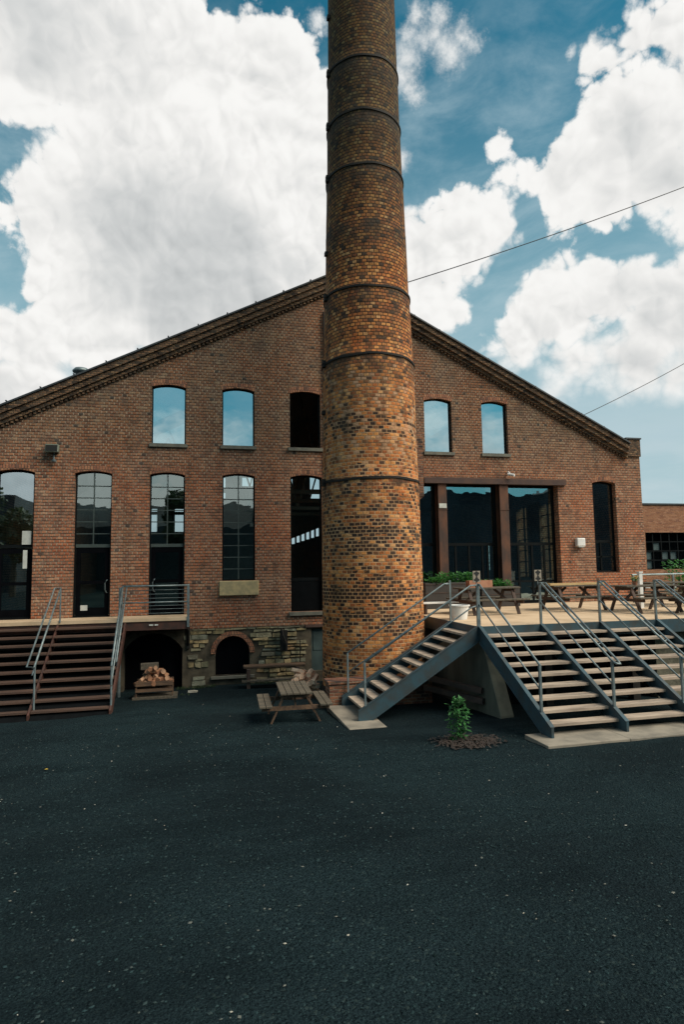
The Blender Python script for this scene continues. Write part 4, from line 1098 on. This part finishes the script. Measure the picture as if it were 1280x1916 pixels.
# weeds at wall foot
m = MB(); rw = random.Random(9)
for (x0, x1, y, n) in ((-.6, .6, -.22, 130), (1.6, 2.4, -.25, 50), (3.2, 3.7, -1.2, 30), (-.9, -.2, -1.5, 25)):
    for _ in range(n):
        x = rw.uniform(x0, x1); yy = y + rw.uniform(-.12, .1); z = gh(x, yy); h = rw.uniform(.03, .12); a = rw.uniform(-.05, .05)
        m.poly([(x-.008, yy, z-.01), (x+.008, yy, z-.01), (x+a, yy+rw.uniform(-.04,.04), z+h)])
        b = rw.random()*6.28; l = .04; m.poly([(x, yy, z+h*.5), (x+l*math.cos(b), yy+l*math.sin(b), z+h*.7), (x+l*1.6*math.cos(b+.4), yy+l*1.6*math.sin(b+.4), z+h*.6)])
m.build('weeds', M['leaf_dark'], label='low weeds growing along the stone wall foot', cat='weeds', kind='stuff')

# ------------------------------------------------------------------ firewood
def log_mesh(seed):
    r_ = random.Random(seed); m = MB(); n = r_.choice((5, 6, 7)); L_ = r_.uniform(.30, .42)
    rr = [r_.uniform(.055, .085) for _ in range(n)]
    for x in (-L_/2, L_/2):
        for j in range(n): m.v.append((x, rr[j]*math.cos(6.283*j/n), rr[j]*math.sin(6.283*j/n)))
    for j in range(n): m.f.append((j, (j+1) % n, n+(j+1) % n, n+j))
    m.f.append(tuple(range(n-1, -1, -1))); m.f.append(tuple(range(n, 2*n)))
    return m
rk = empty('firewood_rack', (-1.13, -1.62, gh(-1.1,-1.6)), label='low timber firewood rack on a pallet beneath the left deck', cat='rack')
MB().box(-.58, .62, -.34, .34, .02, .08).build('pallet', M['wood_old'], rk)
m = MB(); m.box(-.5, .5, -.30, -.26, .22, .30); m.box(-.5, .5, -.30, -.26, .38, .50); m.box(-.5, .5, .26, .30, .2, .5); m.build('slats', M['wood_brown'], rk)
for x in (-.5, .46): 
    for y in (-.26, .22): MB().box(x, x+.04, y, y+.04, .08, .5).build('leg', M['wood_brown'], rk)
MB().box(-.46, .46, -.255, .255, .36, .39).build('shelf', M['wood_old'], rk)
lm = []
rl_ = random.Random(31); k = 0
def place_logs(cx, cy, zb, hw, hy, H, n, lab, grp, seed0, mt='log'):
    r_ = random.Random(seed0); protos = []
    for i in range(5):
        o = log_mesh(seed0+i).build('firewood_log', M[mt], label=lab, cat='log', group=grp); protos.append(o)
    cnt = 0; layer = 0; z = zb + .06
    spots = []
    while z < zb + H:
        f = 1 - (z - zb)/H*.75; x = -hw*f
        while x <= hw*f:
            spots.append((cx + x + r_.uniform(-.02,.02), cy + r_.uniform(-hy, hy), z + r_.uniform(-.02,.02))); x += .125
        z += .095
    for i, s in enumerate(spots):
        o = protos[i] if i < 5 else copy_tree(protos[i % 5])
        o.location = s; o.rotation_euler = (r_.uniform(0, 6.28), r_.uniform(-.25,.25), R(90) + r_.uniform(-.7,.7))
        o.scale = [r_.uniform(.85, 1.1)]*3
place_logs(-1.13, -1.66, gh(-1.1,-1.6)+.38, .44, .10, .46, 0, 'split log heaped in the rack beneath the left deck', 'logs in the firewood rack', 100)
place_logs(2.92, -3.0, gh(2.9,-3.0), .50, .16, .66, 0, 'pale round log heaped on the ground beside the chimney', 'logs heaped by the chimney', 200, 'log_pale')
bx = MB().box(-.24, .24, -.12, .12, 0, .16).build('wooden_block', M['wood_old'], label='grey wooden block on top of the racked firewood', cat='block'); bx.location = (-1.28, -1.62, gh(-1.1,-1.6)+.80); bx.rotation_euler.z = .1
sp_ = MB().prism_xz([(-.14, 0), (.12, 0), (.15, .03), (.05, .05), (-.13, .045)], -.08, .08).build('flat_stone', M['pebble_pale'], label='pale flat stone lying on gravel by the stone wall', cat='stone'); sp_.location = (-.1, -1.0, gh(-.1,-1))
# long bench at wall foot
wbn = empty('timber_bench', (2.35, -.75, gh(2.3,-.7)), rz=R(-2), label='long low dark timber bench against the stone wall', cat='bench')
MB().box(-.95, .95, -.2, .16, .58, .66).build('top_beam', M['wood_brown'], wbn, bevel=.02); MB().box(-1.0, .9, -.42, -.16, .22, .26).build('lower_plank', M['wood_old'], wbn)
for x in (-.8, .7): MB().box(x-.05, x+.05, -.35, .1, -.05, .579).build('leg', M['timber'], wbn)
# loose timbers under the side stairs
for i, (p, q, lb) in enumerate((((5.2,-5.6,1.02),(6.28,-7.0,.82), 'long timber leaning under the stairs, upper one'), ((5.4,-5.7,.72),(6.28,-7.05,.60), 'long timber leaning under the stairs, lower one'))):
    MB().bar(p, q, .10, .12).build('timber_beam', M['timber'], label=lb, cat='timber')
# yellow leaf
lf = MB().poly([(-.03,0,.01),(0,-.02,.015),(.035,0,.012),(0,.025,.018)]).build('fallen_leaf', M['flower'], label='single yellow leaf lying on the gravel at left', cat='leaf'); lf.location = (-2.37, -8.85, gh(-2.37,-8.85)+.01)

# ------------------------------------------------------------------ low building at right
LB = empty('low_brick_building', (24, 10, 0), label='low orange brick building with wide factory window at the right edge', cat='building')
LT, LY = 6.95, 10.0
wx0, wx1, wz0, wz1 = 24.95, 30.6, 3.25, 5.35
m = MB(); m.box(16.6, 40, LY, LY+.3, -.5, wz0); m.box(16.6, 40, LY, LY+.3, wz1, LT); m.box(16.6, wx0, LY, LY+.3, wz0, wz1); m.box(wx1, 40, LY, LY+.3, wz0, wz1); m.box(39.7, 40, LY+.3, LY+10, -.5, LT)
m.build('wall', M['low_brick'], LB, world=True)
MB().box(16.6, 40.1, LY-.06, LY+10, LT+.002, LT+.09).build('roof', M['coping'], LB, world=True)
m = MB()
x = wx0
while x <= wx1+.01: m.box(x-.03, x+.03, LY+.1, LY+.16, wz0, wz1); x += .56
z = wz0
while z <= wz1+.01: m.box(wx0, wx1, LY+.105, LY+.155, z-.03, z+.03); z += .525
wf = m.build('window', M['frame'], LB, world=True)
MB().poly([(wx0, LY+.13, wz0), (wx1, LY+.13, wz0), (wx1, LY+.13, wz1), (wx0, LY+.13, wz1)]).build('pane', M['glass_dark'], wf)
MB().box(24.5, 31, LY+.9, LY+1.0, 2.5, 6.2).build('dark_backing', M['blackpanel'], LB, world=True)  # near-black backing added behind the glass so the window looks dark
m = MB(); rq = random.Random(4)
for _ in range(9):
    i, j = rq.randint(0, 4), rq.randint(0, 3); x = wx0+.56*i; z = wz0+.525*j; m.poly([(x+.05, LY+.2, z+.05), (x+.5, LY+.2, z+.05), (x+.5, LY+.2, z+.47), (x+.05, LY+.2, z+.47)])
m.build('blinds', simple('pale blind', (.18,.2,.19)), wf)

# ------------------------------------------------------------------ overhead cables
def cable(p, q, sag, label):
    p, q = Vector(p), Vector(q); pts = [p.lerp(q, i/24) - Vector((0,0,sag*4*(i/24)*(1-i/24))) for i in range(25)]
    MB().tube(pts, .014, 6).build('overhead_cable', M['wire'], label=label, cat='cable')
cable((5.4, -3.0, 11.95), (30, -3.6, 23.4), .5, 'upper thin cable running from the chimney to the right')
cable((14.3, .5, 9.25), (28, .5, 16.8), .35, 'lower thin cable rising from the right roof slope')

# ------------------------------------------------------------------ what the panes mirror: mill and trees across the yard
OB = empty('mill_building', (-6, -75, 0), label='dark brick mill across the yard, mirrored in the windows', cat='building')
m = MB(); m.box(-34, 9, -90, -75, 0, 10.0); m.box(-60, -22.5, -74.5, -64, 0, 13.4); m.prism_yz([(-75, 10.0), (-90, 10.0), (-82.5, 14.2)], -34, 9)
m.prism_xz([(9.01, 0), (130, 0), (130, 20), (92, 22.5), (72, 20), (66, 17.2), (56, 16.3), (50, 17.0), (40, 16.6), (30, 15.2), (22, 14.0), (9.01, 13.6)], -95, -80)
m.build('wall', M['mill'], OB, world=True)
def tree(x, y, H, r, seed, label):
    rr = random.Random(seed); z0 = gz(x, y)
    o = empty('broadleaf_tree', (x, y, z0), label=label, cat='tree', group='trees across the yard')
    m = MB(); m.tube([(0,0,-.3),(.1,0,H*.35),(.0,.2,H*.8)], [.35,.26,.08], 8)
    for i in range(6):
        a = rr.random()*6.28; z = H*rr.uniform(.3,.6); m.tube([(0,0,z),(math.cos(a)*r*.6, math.sin(a)*r*.6, z+H*.22)], [.12,.03], 6)
    m.build('trunk', M['bark'], o)
    m = MB(); cs = [(Vector((rr.uniform(-.6,.6)*r, rr.uniform(-.6,.6)*r, H*rr.uniform(.4,.92))), r*rr.uniform(.3,.5)) for _ in range(12)]
    for c, cr in cs:
        for _ in range(420):
            d = Vector((rr.gauss(0,1), rr.gauss(0,1), rr.gauss(0,.8))).normalized(); p = c + d*cr*rr.uniform(.6,1.05); l = .55
            u = Vector((rr.gauss(0,1), rr.gauss(0,1), rr.gauss(0,1))).normalized(); v_ = u.cross(d)
            if v_.length < .1: continue
            v_.normalize(); m.poly([p-u*l*.5, p+v_*l*.3, p+u*l*.5, p-v_*l*.3])
    m.build('crown', M['leaf_dark'], o)
for i, (x, y, H, r, lb) in enumerate(((-18.2, -48, 9.6, 2.4, 'tall tree across the yard, leftmost of its row'), (-25, -52, 12, 5, 'broad tree across the yard at the far corner'), (-1.0, -46, 11.4, 2.6, 'slender tree across the yard before the mill'))):
    tree(x, y, H, r, 50+i, lb)

# ------------------------------------------------------------------ camera
cam = bpy.data.cameras.new('camera'); co = bpy.data.objects.new('camera', cam); col.objects.link(co)
r_ = Vector((0.97301599, -0.23022434, -0.01538277)); u_ = Vector((-0.00583208, -0.09118553, 0.99581684)); f_ = Vector((0.23066396, 0.968856, 0.09006767))
mw = Matrix(((r_.x, u_.x, -f_.x, 0), (r_.y, u_.y, -f_.y, -20.0), (r_.z, u_.z, -f_.z, 3.64), (0, 0, 0, 1)))
co.matrix_world = mw
cam.sensor_fit = 'VERTICAL'; cam.sensor_height = 36.0; cam.lens = 1145.37/1916*36.0
cam.clip_start = .05; cam.clip_end = 2000
sc.camera = co
sc.view_settings.view_transform = 'Standard'; sc.view_settings.look = 'None'; sc.view_settings.exposure = 0; sc.view_settings.gamma = 1
sc.render.engine = 'CYCLES'
sc.cycles.max_bounces = 8; sc.cycles.transparent_max_bounces = 12; sc.cycles.glossy_bounces = 4
